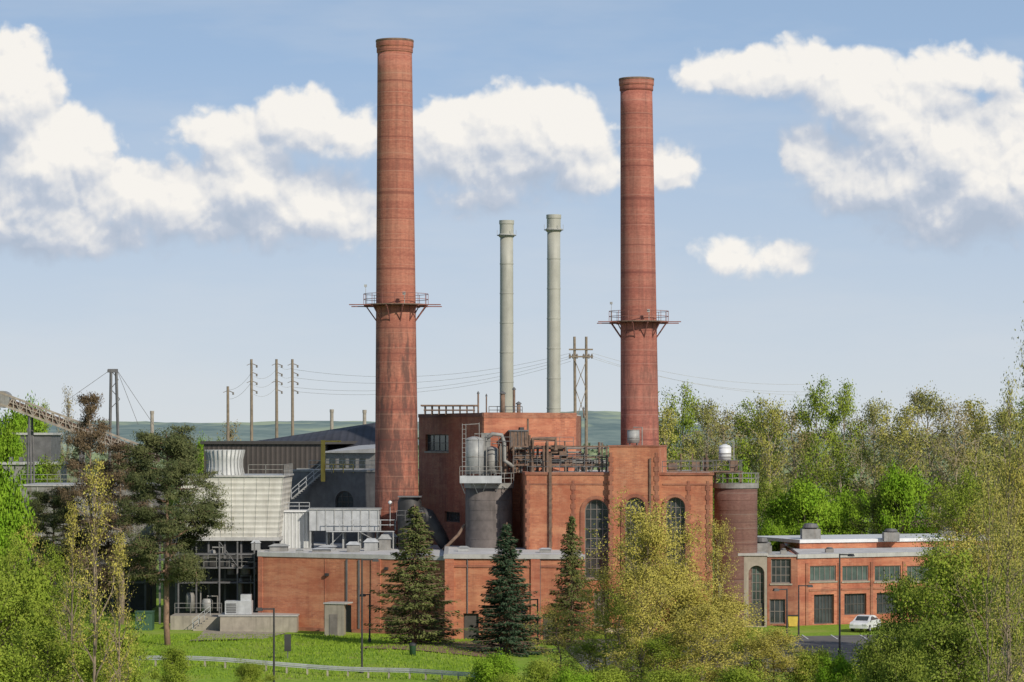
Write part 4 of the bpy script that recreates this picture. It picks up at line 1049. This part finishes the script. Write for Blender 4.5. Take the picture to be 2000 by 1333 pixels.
def broad(seed,h=10,R=4,bf=.3,nl=16,ns=6,lpc=40,sig=.4,ls=.1,up=.5,prof=((0,.25,.5,.8,1),(.65,.95,1,.75,.35)),mat=None,bark=None,tr=.02,flat=.75,asp=.55,mult=1,curve=.18,lead=.95,wander=.01):
    rng=np.random.default_rng(seed); g=G()
    n=9; T=[np.array((0,0,-.6))]; w=np.zeros(2)
    for i in range(1,n+1):
        w=w+rng.normal(size=2)*h*wander; T.append(np.array((w[0],w[1],h*lead*i/n)))
    g.path(T,[h*tr*(1-i/n*.85) for i in range(n+1)],8)
    cl=[]
    def tp(t):
        q=t*n; i=min(int(q),n-1); return T[i]*(1-(q-i))+T[i+1]*(q-i)
    for i in range(nl):
        u=(i+rng.uniform(0,1))/nl; t=bf+(1-bf)*u*.97
        L=R*np.interp(u,*prof)*rng.uniform(.7,1.15); az=i*2.4+rng.uniform(-.5,.5)
        el=up*(.6+.9*u)+rng.uniform(-.15,.15); p=tp(t).copy()
        d=np.array((math.cos(az)*math.cos(el),math.sin(az)*math.cos(el),math.sin(el)))
        P=[p.copy()]; seg=L/5
        for k in range(5):
            d=d+rng.normal(size=3)*curve+np.array((0,0,.08*up)); d/=np.linalg.norm(d); p=p+d*seg; P.append(p.copy())
        r0=h*tr*(.5-.3*u)
        g.path(P,[r0*(1-k/5*.85) for k in range(6)],5)
        cl.append(P[-1])
        for j in range(ns):
            q=rng.uniform(.3,1)*5; k=min(int(q),4); s=P[k]*(1-(q-k))+P[k+1]*(q-k)
            dd=(P[k+1]-P[k])/seg*.7+rng.normal(size=3)*.65; dd[2]+=.2*up; dd/=np.linalg.norm(dd); l2=L*rng.uniform(.2,.42)
            m=s+dd*l2*.5+rng.normal(size=3)*.05*l2; e=s+dd*l2
            g.path([s,m,e],[r0*.35,r0*.22,r0*.1],4); cl+= [m,e]
            for _ in range(mult-1): cl.append(e+rng.normal(size=3)*l2*.35)
    cl.append(T[-1])
    cl=np.array(cl); N=len(cl); cr=rng.uniform(0,1,N)
    cnt=rng.poisson(lpc*rng.uniform(.4,1.6,N),N); idx=np.repeat(np.arange(N),cnt)
    off=rng.normal(size=(len(idx),3))*sig*np.array((1,1,flat))*rng.uniform(.6,1.25,N)[idx][:,None]
    C=cl[idx]+off
    ax=C.copy(); ax[:,2]=(C[:,2]-h*(bf+.25*(1-bf)))*.8
    cn=unit(off)*.8+unit(ax)*.8+np.array((0,0,.25))
    rn=np.clip(cr[idx]*.7+rng.uniform(0,1,len(idx))*.3,0,1)
    hz=C[:,2].max()
    return (woodmesh(g,bark or M['bark']),leafmesh('crown',C,rn,ls,asp,rng,mat,cn=cn),hz,R)
def spruce(seed,h=12,R=3.0,mat=None,nw=34,nb=11,lpb=46,ls=.16,bf=.04,pw=.85,droop=.35):
    rng=np.random.default_rng(seed); g=G(); g.path([(0,0,-.5),(0,0,h*.5),(0,0,h)],[h*.018,h*.011,.02],8)
    C=[];S=[];rn=[];CN=[]
    for i in range(nw):
        u=(i/nw)**.92; L0=R*(1-u)**pw*rng.uniform(.8,1.14)+.12
        for j in range(nb if u<.8 else 7):
            az=rng.uniform(0,6.283); L=L0*rng.uniform(.65,1.18)
            zz=h*(bf+(1-bf)*min(.985,max(0,u+rng.uniform(-.02,.02))))
            e=np.array((math.cos(az)*L,math.sin(az)*L,zz-droop*L*rng.uniform(.2,.7)+.1*L)); s=np.array((0,0,zz)); m=(s+e)/2+np.array((0,0,-.06*L))
            g.path([s,m,e],[.05,.03,.012],3)
            k=int(lpb*(.3+L/R)); t=rng.uniform(.12,1,k)**.8
            pt=s[None]*(1-t)[:,None]+e[None]*t[:,None]; pt[:,2]-=.25*L*t*(1-t)
            side=np.array((-math.sin(az),math.cos(az),0)); w=(rng.uniform(-1,1,k)*.34*L*(1.1-t)+rng.normal(size=k)*.05)
            pt=pt+side[None]*w[:,None]; dz=np.abs(rng.normal(size=k))*.14; pt[:,2]-=dz
            C.append(pt); dv=np.array((math.cos(az),math.sin(az),-.5)); S.append(np.repeat(dv[None],k,0)+side[None]*np.sign(w)[:,None]*.6); rn.append(np.clip(rng.uniform(0,.6)+rng.uniform(0,.4,k)*t,0,1))
            q=np.zeros((k,3)); q[:,0]=math.cos(az); q[:,1]=math.sin(az); q[:,2]=.7-dz*5; q+=side[None]*(w/(.34*L+.05))[:,None]*.6; CN.append(q)
    C=np.concatenate(C);S=np.concatenate(S);rn=np.concatenate(rn);CN=np.concatenate(CN)
    return (woodmesh(g,M['barkp']),leafmesh('crown',C,rn,ls,.3,rng,mat,S,cn=CN),h,R)
LM={}
LM['spring']=leafmat('leaf_spring_green',(.17,.27,.03),(.43,.50,.085))
LM['bright']=leafmat('leaf_bright_green',(.15,.32,.022),(.34,.49,.055))
LM['yellow']=leafmat('leaf_yellow_green',(.40,.37,.07),(.70,.62,.18))
LM['mid']=leafmat('leaf_mid_green',(.13,.20,.03),(.33,.39,.08))
LM['olive']=leafmat('leaf_olive',(.22,.24,.065),(.45,.44,.16))
LM['yolive']=leafmat('leaf_yellow_olive',(.32,.32,.07),(.56,.53,.16))
LM['tan']=leafmat('leaf_tan_buds',(.29,.25,.12),(.48,.41,.21))
LM['spruce']=leafmat('needle_spruce',(.03,.06,.037),(.09,.135,.075),.1)
LM['spruceo']=leafmat('needle_olive',(.09,.12,.045),(.23,.25,.085),.12)
LM['pine']=leafmat('needle_pine',(.055,.08,.036),(.18,.19,.08),.1)
LM['brown']=leafmat('needle_brown',(.10,.075,.05),(.22,.165,.10),.1)
rp=((0,.2,.45,.7,1),(.45,.85,1,.9,.5))
PR={}
def proto(k,v): PR[k]=v
proto('round1',broad(1,10,4.2,.18,24,8,52,.44,.09,.45,mat=LM['spring'],asp=.6))
proto('round2',broad(2,10,4.2,.15,24,8,46,.44,.09,.5,mat=LM['mid'],asp=.6))
proto('dense',broad(3,9,4.6,.08,28,9,55,.52,.09,.4,mat=LM['mid'],mult=2,asp=.6))
proto('bush',broad(4,5,3.0,.04,18,7,52,.38,.075,.5,mat=LM['spring'],mult=2,asp=.6))
proto('bushb',broad(14,5,3.0,.04,18,7,60,.38,.085,.5,mat=LM['bright'],mult=2,asp=.6))
proto('airy',broad(5,13,4.5,.15,30,9,32,.34,.072,.55,mat=LM['yellow'],tr=.012,curve=.25,asp=.6))
proto('airy2',broad(6,12,4.5,.12,28,9,34,.38,.075,.5,mat=LM['yellow'],tr=.012,curve=.25,mult=2,asp=.6))
proto('airyg',broad(26,12,4.5,.12,28,9,28,.34,.072,.5,mat=LM['spring'],tr=.012,curve=.25,asp=.6))
proto('airys',broad(27,13,4.2,.2,26,9,17,.32,.072,.65,mat=LM['yellow'],tr=.011,curve=.25,asp=.6))
proto('twig',broad(7,13,3.0,.12,28,7,11,.22,.06,1.0,mat=LM['yellow'],tr=.012,curve=.2))
proto('tall1',broad(8,24,6.5,.36,22,8,22,.70,.18,.6,prof=rp,mat=LM['spring'],bark=M['barkl'],tr=.014,curve=.25))
proto('tall2',broad(9,24,6.5,.40,20,8,14,.62,.17,.65,prof=rp,mat=LM['olive'],bark=M['barkl'],tr=.014,curve=.25))
proto('tall3',broad(10,24,6.0,.4,20,8,12,.62,.16,.7,prof=rp,mat=LM['tan'],bark=M['barkl'],tr=.014,curve=.25))
proto('tall4',broad(11,22,6.5,.3,22,8,26,.68,.19,.6,prof=rp,mat=LM['mid'],bark=M['barkl'],tr=.013))
proto('tall5',broad(18,23,6.5,.36,20,8,16,.66,.17,.6,prof=rp,mat=LM['yolive'],bark=M['barkl'],tr=.014,curve=.28))
proto('tallb',broad(12,12,5.5,.1,26,9,50,.6,.17,.5,mat=LM['bright'],mult=1))
proto('pine',broad(13,19,4.7,.30,38,9,120,.42,.13,.12,prof=((0,.15,.4,.7,1),(.6,1.0,1.05,.8,.4)),mat=LM['pine'],bark=M['barkp'],tr=.016,flat=.4,asp=.25,wander=.003))
proto('deadpine',broad(15,17,3.7,.2,34,8,42,.36,.13,.12,prof=((0,.15,.4,.7,1),(.8,1,.9,.6,.25)),mat=LM['brown'],bark=M['bark'],tr=.015,flat=.4,asp=.25,wander=.004))
proto('spruce',spruce(21,13,2.9,LM['spruce'],lpb=52,nw=46,nb=10))
proto('spruceo',spruce(22,13,3.6,LM['spruceo'],lpb=44,nw=46,nb=9,pw=.75,ls=.16))
proto('near',broad(16,14,3.2,.08,30,8,12,.28,.05,.95,mat=LM['yolive'],tr=.008,curve=.28))
proto('bare',broad(17,20,5,.3,26,9,3,.5,.16,.9,mat=LM['tan'],tr=.012))
NR=random.Random(77)
def tree(kind,px,D,topy,wpx=None,name='deciduous_tree',label='tree',cat='tree',group=None,base=0.0,rz=None):
    wd,lf,h0,R0=PR[kind]
    x=X(px,D); zb=float(gz(np.float64(x),np.float64(D)))+base
    hh=Z(topy,D)-zb; s=hh/h0; sx=s if wpx is None else (wpx*D/F/2)/R0*.95
    E=thing(name,label,cat,(x,D,zb),group); E.scale=(sx,sx,s); E.rotation_euler=(0,0,NR.uniform(0,6.28) if rz is None else rz)
    t=bpy.data.objects.new('trunk',wd); c=bpy.data.objects.new('crown',lf)
    for o in (t,c): COL.objects.link(o); o.parent=E
    return E
tree('pine',328,250,828,210,'pine_tree','tall dark pine with bare lower trunk on lawn','pine tree')
tree('deadpine',178,285,764,140,'pine_tree','thin browning pine beside the cooling tower','pine tree')
tree('deadpine',238,283,862,150,'pine_tree','sparse brownish pine next to another pine','pine tree')
tree('pine',105,290,950,150,'pine_tree','dark pine beside grey cooling tower','pine tree')
tree('spruceo',810,252,985,200,'spruce_tree','broad olive green spruce before brick wall','spruce tree')
tree('spruce',990,243,1020,165,'spruce_tree','dense dark blue green spruce before brick wall','spruce tree')
tree('spruceo',1117,254,1005,125,'spruce_tree','narrow green spruce beside the boiler hall','spruce tree')
T='leafy spring green tree on the embankment'
tree('bushb',-5,215,868,170,label='bright green leafy tree by the pale sheds')
tree('bushb',-20,215,960,180,label='bright green leafy tree by the pale sheds')
for px,D,ty,w,k in ((45,185,1070,240,'bush'),(135,180,1115,190,'airyg'),(-10,175,1095,240,'round1'),(215,178,1190,170,'bush'),(90,165,1210,260,'round1'),(10,160,1230,260,'bush'),(200,165,1255,200,'airyg'),(110,205,1050,150,'airyg'),(340,200,1250,90,'bush'),(25,205,1030,160,'airyg'),(490,205,1285,90,'bush'),(262,190,1245,100,'airyg'),(60,215,1000,120,'airys')):
    tree(k,px,D,ty,w,label=T,group='trees on the embankment')
tree('twig',182,155,885,190,label='slender young tree with sparse yellow green leaves')
tree('twig',232,158,1030,130,label='slender young tree with sparse yellow green leaves')
tree('twig',140,170,970,120,label='slender young tree with sparse yellow green leaves')
Ty='airy yellow green tree in early spring leaf'
for px,D,ty,w,k in ((1250,200,950,280,'airys'),(1262,197,985,210,'airy'),(1335,202,1000,190,'airys'),(1330,198,1085,250,'airy2'),(1185,205,1090,210,'airys'),(1420,195,1150,250,'airy2'),(1090,205,1170,170,'airys'),(1510,190,1220,210,'airy2'),(1255,190,1085,230,'airy'),(1375,185,1165,270,'airy'),(1150,195,1240,190,'airyg'),(1400,235,995,105,'airys'),(1215,194,1150,190,'airyg'),(1460,192,1225,190,'airyg'),(1290,186,1230,250,'airyg')):
    tree(k,px,D,ty,w,label=Ty,group='airy spring trees')
for px,D,ty,w,k in ((965,190,1265,120,'bushb'),(1060,190,1275,130,'bush'),(1590,190,1250,130,'bush'),(1640,185,1265,110,'bushb'),(1180,180,1288,160,'bush'),(1450,175,1285,180,'bush'),(880,185,1312,90,'bush'),(1000,175,1300,140,'bush'),(1310,175,1290,170,'bush'),(1115,178,1295,120,'bushb'),(1700,180,1235,110,'bush')):
    tree(k,px,D,ty,w,label='low bright green shrub with fresh leaves',name='shrub',cat='shrub',group='low shrubs')
for px,D,ty,w,k in ((1870,165,1050,280,'round1'),(1785,170,1105,190,'round2'),(1970,160,1070,270,'airyg'),(1760,160,1190,190,'dense'),(1880,150,1185,300,'round2'),(1825,200,1040,190,'airyg'),(1860,180,1015,200,'airys'),(1930,175,1030,220,'airy'),(1960,150,1180,260,'airyg')):
    tree(k,px,D,ty,w,label='full mid green leafy tree above the car park',group='leafy trees by the car park')
for px,D,ty,w,k in ((1900,235,895,220,'airyg'),(1985,225,860,210,'airy'),(1935,240,935,250,'airy'),(2010,200,950,210,'airy'),(1860,238,985,150,'airys')):
    tree(k,px,D,ty,w,label='olive green tree with loose spring foliage',group='olive trees')
tree('near',2005,105,590,200,label='near sparse tree with reaching budding twigs')
tree('near',1965,120,700,160,label='near sparse tree with reaching budding twigs')
tree('near',1930,115,850,190,label='near sparse tree with reaching budding twigs')
tree('near',1960,110,1000,280,label='near sparse tree with reaching budding twigs')
tops=[(1295,785,'tall5'),(1335,742,'tall1'),(1380,765,'tall2'),(1425,790,'tall3'),(1465,775,'tall1'),(1510,765,'tall5'),(1555,790,'tall3'),(1605,730,'tall1'),(1655,738,'tall1'),(1705,765,'tall2'),(1745,780,'tall5'),(1785,752,'tall3'),(1825,745,'tall2'),(1870,775,'tall3'),(1915,770,'tall5'),(1960,780,'tall2'),(2010,770,'tall1')]
for i,(px,ty,k) in enumerate(tops):
    tree(k,px,360+(i*37)%60,ty,NR.uniform(120,175),label='tall slender tree with thin spring foliage',group='tall trees behind the plant')
for i in range(14):
    px=1300+i*54; tree(['tall2','tall3','tall5'][i%3],px,430+(i*29)%60,NR.uniform(790,840),NR.uniform(110,150),label='tall slender tree with thin spring foliage',group='tall trees behind the plant')
for px,D,ty,w,k in ((1570,325,925,160,'tallb'),(1620,330,965,110,'tallb'),(1540,335,975,90,'tallb'),(1700,330,955,140,'tall4'),(1760,325,895,130,'tallb'),(1500,345,930,110,'tall4'),(1830,330,940,170,'tall1'),(1740,345,965,150,'tall4'),(1660,340,945,110,'tallb'),(1350,340,905,120,'tall4'),(1440,345,895,110,'tallb'),(1900,320,930,150,'tall1'),(1510,318,1010,70,'tallb')):
    tree(k,px,D,ty,w,label='bushy bright green tree below taller treeline',group='bushy trees behind the plant')
for px,D,ty,w,k in ((45,390,765,110,'tallb'),(85,395,778,80,'tall1'),(20,380,800,100,'tallb'),(125,400,750,70,'bare'),(395,420,843,70,'tallb'),(420,430,850,60,'tall4'),(465,460,820,120,'bare'),(350,430,855,90,'tall4'),(70,340,890,110,'tallb'),(-20,350,870,120,'tallb'),(110,340,885,90,'tall4')):
    tree(k,px,D,ty,w,label='rounded green tree standing behind metal sheds',group='trees behind the sheds')
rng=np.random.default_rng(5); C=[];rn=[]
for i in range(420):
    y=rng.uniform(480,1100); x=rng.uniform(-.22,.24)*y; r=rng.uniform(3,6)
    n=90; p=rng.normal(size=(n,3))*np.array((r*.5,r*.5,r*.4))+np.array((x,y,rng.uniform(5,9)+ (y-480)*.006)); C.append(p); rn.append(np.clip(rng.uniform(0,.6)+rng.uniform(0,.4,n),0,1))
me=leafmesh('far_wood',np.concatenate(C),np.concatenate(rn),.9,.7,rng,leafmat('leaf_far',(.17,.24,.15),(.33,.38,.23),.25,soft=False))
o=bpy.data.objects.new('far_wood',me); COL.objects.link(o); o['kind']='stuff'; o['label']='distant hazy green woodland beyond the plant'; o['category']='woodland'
n=26000; x=rng.uniform(-42,0,n); y=rng.uniform(218,268,n)
z=gz(x,y); C=np.stack([x,y,z+.06],1)
me=leafmesh('grass',C,rng.uniform(0,1,n),.13,.35,rng,leafmat('grass_blades',(.18,.30,.03),(.36,.48,.07),.4,soft=False),np.repeat(np.array([[0,0,1.0]]),n,0))
o=bpy.data.objects.new('grass',me); COL.objects.link(o); o['kind']='stuff'; o['label']='short bright green lawn grass tufts'; o['category']='grass'

# ================================================================== LIGHT & SKY
SUN_EL=math.radians(31); SUN_AZ=math.radians(180-36)
sd=Vector((math.sin(SUN_AZ)*math.cos(SUN_EL),math.cos(SUN_AZ)*math.cos(SUN_EL),math.sin(SUN_EL)))
sl=bpy.data.lights.new('sun','SUN'); sl.energy=4.1; sl.angle=math.radians(.6); sl.color=(1,.90,.76)
so=bpy.data.objects.new('sun',sl); COL.objects.link(so); so.rotation_euler=(-sd).to_track_quat('-Z','Y').to_euler()
w=bpy.data.worlds.new('World'); bpy.context.scene.world=w; w.use_nodes=True; nt=w.node_tree; nt.nodes.clear()
try:
    w.cycles.sampling_method='MANUAL'; w.cycles.sample_map_resolution=256
except Exception: pass
tc=nn(nt,'ShaderNodeTexCoord'); dirv=tc.outputs['Generated']
sep=nn(nt,'ShaderNodeSeparateXYZ'); lk(nt,dirv,sep.inputs[0])
zup=math_n(nt,'ADD',math_n(nt,'MULTIPLY',math_n(nt,'MAXIMUM',sep.outputs[2],0.0),2.2),.06)
cmb=nn(nt,'ShaderNodeCombineXYZ'); lk(nt,sep.outputs[0],cmb.inputs[0]); lk(nt,sep.outputs[1],cmb.inputs[1]); lk(nt,zup,cmb.inputs[2])
nrm=nn(nt,'ShaderNodeVectorMath',operation='NORMALIZE'); lk(nt,cmb.outputs[0],nrm.inputs[0])
sky=nn(nt,'ShaderNodeTexSky'); sky.sky_type='NISHITA'; sky.sun_disc=False; sky.sun_elevation=SUN_EL; sky.sun_rotation=SUN_AZ; sky.air_density=1.0; sky.dust_density=1.0; sky.ozone_density=1.2
lk(nt,nrm.outputs[0],sky.inputs[0])
hz_f=maprange(nt,sep.outputs[2],0.0,.16,.94,.62)
hz_g=maprange(nt,sep.outputs[2],.16,.6,.0,.45)
hzf=math_n(nt,'SUBTRACT',hz_f,hz_g)
hcol=mixc(nt,maprange(nt,sep.outputs[2],0,.13),(6.7,7.05,7.35),(4.1,5.75,8.1))
skc=mixc(nt,hzf,sky.outputs[0],hcol)
bg1=nn(nt,'ShaderNodeBackground',i_Strength=.1); lk(nt,skc,bg1.inputs[0])
yc=math_n(nt,'MAXIMUM',sep.outputs[1],.05)
U=math_n(nt,'MULTIPLY',math_n(nt,'DIVIDE',sep.outputs[0],yc),56.); V=math_n(nt,'MULTIPLY',math_n(nt,'DIVIDE',sep.outputs[2],yc),56.)
uvc=nn(nt,'ShaderNodeCombineXYZ'); lk(nt,U,uvc.inputs[0]); lk(nt,V,uvc.inputs[1]); UV=uvc.outputs[0]
blobs=[(15,190,95,110),(90,310,125,105),(40,410,190,95),(130,460,160,42),(260,375,85,55),(370,390,105,72),(490,355,105,80),(600,405,120,70),(670,430,62,45),(440,440,180,38),
(470,262,75,32),(590,240,80,58),(690,262,60,38),(880,262,78,60),(1000,240,88,62),(1090,268,98,84),(970,320,175,58),(1130,330,85,50),(930,388,75,24),(1305,325,36,30),
(1380,142,44,26),(1475,145,66,36),(1580,135,66,46),(1675,180,102,66),(1765,235,118,88),(1855,285,118,98),(1945,345,135,120),(1750,350,165,92),(1860,415,145,62),(1590,305,60,55),(1975,250,70,60),(1870,142,100,32),(1430,502,38,20),(1525,498,48,22)]
def blobgroup(nt,vec):
    cur=None
    for (px,py,rx,ry) in blobs:
        cx,cy=(px-1000)/100,(850-py)/100; ix,iy=100/rx,100/ry; k=min(rx,ry)/100*1.3
        n=nn(nt,'ShaderNodeVectorMath',operation='MULTIPLY_ADD'); lk(nt,vec,n.inputs[0]); n.inputs[1].default_value=(ix*k,iy*k,0); n.inputs[2].default_value=(-cx*ix*k,-cy*iy*k,0)
        l=nn(nt,'ShaderNodeVectorMath',operation='LENGTH'); lk(nt,n.outputs[0],l.inputs[0])
        v=math_n(nt,'SUBTRACT',l.outputs['Value'],k)
        cur=v if cur is None else math_n(nt,'SMOOTH_MIN',cur,v,.25)
    return math_n(nt,'MULTIPLY',cur,-1.0)
def addv(vec,o):
    n=nn(nt,'ShaderNodeVectorMath',operation='ADD'); lk(nt,vec,n.inputs[0]); n.inputs[1].default_value=o; return n.outputs[0]
def vor(vec,sc,sm_,det):
    v=nn(nt,'ShaderNodeTexVoronoi',i_Scale=sc); v.voronoi_dimensions='2D'; v.feature='SMOOTH_F1'; v.inputs['Smoothness'].default_value=sm_
    v.inputs['Detail'].default_value=det; v.inputs['Roughness'].default_value=.5; v.normalize=True
    lk(nt,vec,v.inputs['Vector']); return v.outputs['Distance']
def cnoise(vec):
    a=nn(nt,'ShaderNodeTexNoise',i_Scale=.9,i_Detail=6,i_Roughness=.55); a.noise_dimensions='2D'; lk(nt,vec,a.inputs['Vector'])
    wv=nn(nt,'ShaderNodeVectorMath',operation='MULTIPLY_ADD'); lk(nt,a.outputs['Color'],wv.inputs[0]); wv.inputs[1].default_value=(.55,.55,0); lk(nt,vec,wv.inputs[2])
    bil=math_n(nt,'SUBTRACT',.42,vor(wv.outputs[0],1.7,.3,2.5))
    return math_n(nt,'ADD',math_n(nt,'MULTIPLY',math_n(nt,'SUBTRACT',a.outputs['Fac'],.5),.95),math_n(nt,'MULTIPLY',bil,.95))
Ls=(.35,.95)
B0=blobgroup(nt,UV); B1=blobgroup(nt,addv(UV,(Ls[0]*.75,Ls[1]*.9,0)))
N0=cnoise(UV); N1=cnoise(addv(UV,(Ls[0]*.17,Ls[1]*.17,0)))
dens=math_n(nt,'ADD',math_n(nt,'ADD',B0,.15),math_n(nt,'MULTIPLY',N0,.85))
fine=math_n(nt,'SUBTRACT',N0,N1); broadL=math_n(nt,'SUBTRACT',B0,B1)
lit=math_n(nt,'ADD',math_n(nt,'MULTIPLY',fine,.95),math_n(nt,'MULTIPLY',broadL,.62))
lit=math_n(nt,'ADD',lit,.44,clamp=True)
hi=maprange(nt,broadL,-.6,.3,.60,.24)
alpha=maprange(nt,dens,-.08,hi,0,1,True)
cr=nn(nt,'ShaderNodeValToRGB'); lk(nt,lit,cr.inputs[0])
cr.color_ramp.elements[0].position=.0; cr.color_ramp.elements[0].color=(.44,.51,.62,1)
cr.color_ramp.elements[1].position=.92; cr.color_ramp.elements[1].color=(.95,.915,.86,1)
e=cr.color_ramp.elements.new(.32); e.color=(.54,.59,.68,1)
e=cr.color_ramp.elements.new(.58); e.color=(.75,.755,.77,1)
sc=nn(nt,'ShaderNodeVectorMath',operation='SCALE'); lk(nt,cr.outputs[0],sc.inputs[0]); sc.inputs['Scale'].default_value=10.
bg2=nn(nt,'ShaderNodeBackground',i_Strength=.1); lk(nt,sc.outputs[0],bg2.inputs[0])
wn=noise(nt,sv(nt,UV,(.1,.45,1)),1.0,5,.6)
wisp=maprange(nt,wn,.45,.8,0,.35)
front=maprange(nt,sep.outputs[1],.1,.4)
alpha=math_n(nt,'MULTIPLY',math_n(nt,'MULTIPLY',alpha,front),.96)
bg3=nn(nt,'ShaderNodeBackground',i_Strength=.1); bg3.inputs[0].default_value=(7.3,7.4,7.5,1)
mx0=nn(nt,'ShaderNodeMixShader'); lk(nt,math_n(nt,'MULTIPLY',wisp,front),mx0.inputs[0]); lk(nt,bg1.outputs[0],mx0.inputs[1]); lk(nt,bg3.outputs[0],mx0.inputs[2])
mx=nn(nt,'ShaderNodeMixShader'); lk(nt,alpha,mx.inputs[0]); lk(nt,mx0.outputs[0],mx.inputs[1]); lk(nt,bg2.outputs[0],mx.inputs[2])
out=nn(nt,'ShaderNodeOutputWorld'); lk(nt,mx.outputs[0],out.inputs[0])

# ================================================================== CAMERA
cam=bpy.data.cameras.new('camera'); co=bpy.data.objects.new('camera',cam); COL.objects.link(co)
co.location=(0,0,H); co.rotation_euler=(math.radians(90),0,0)
cam.sensor_width=36; cam.lens=36*F/2000; cam.shift_y=(HY-666.5)/2000; cam.clip_start=1; cam.clip_end=20000
sc_=bpy.context.scene; sc_.camera=co
sc_.view_settings.view_transform='Standard'; sc_.view_settings.look='None'; sc_.view_settings.exposure=0
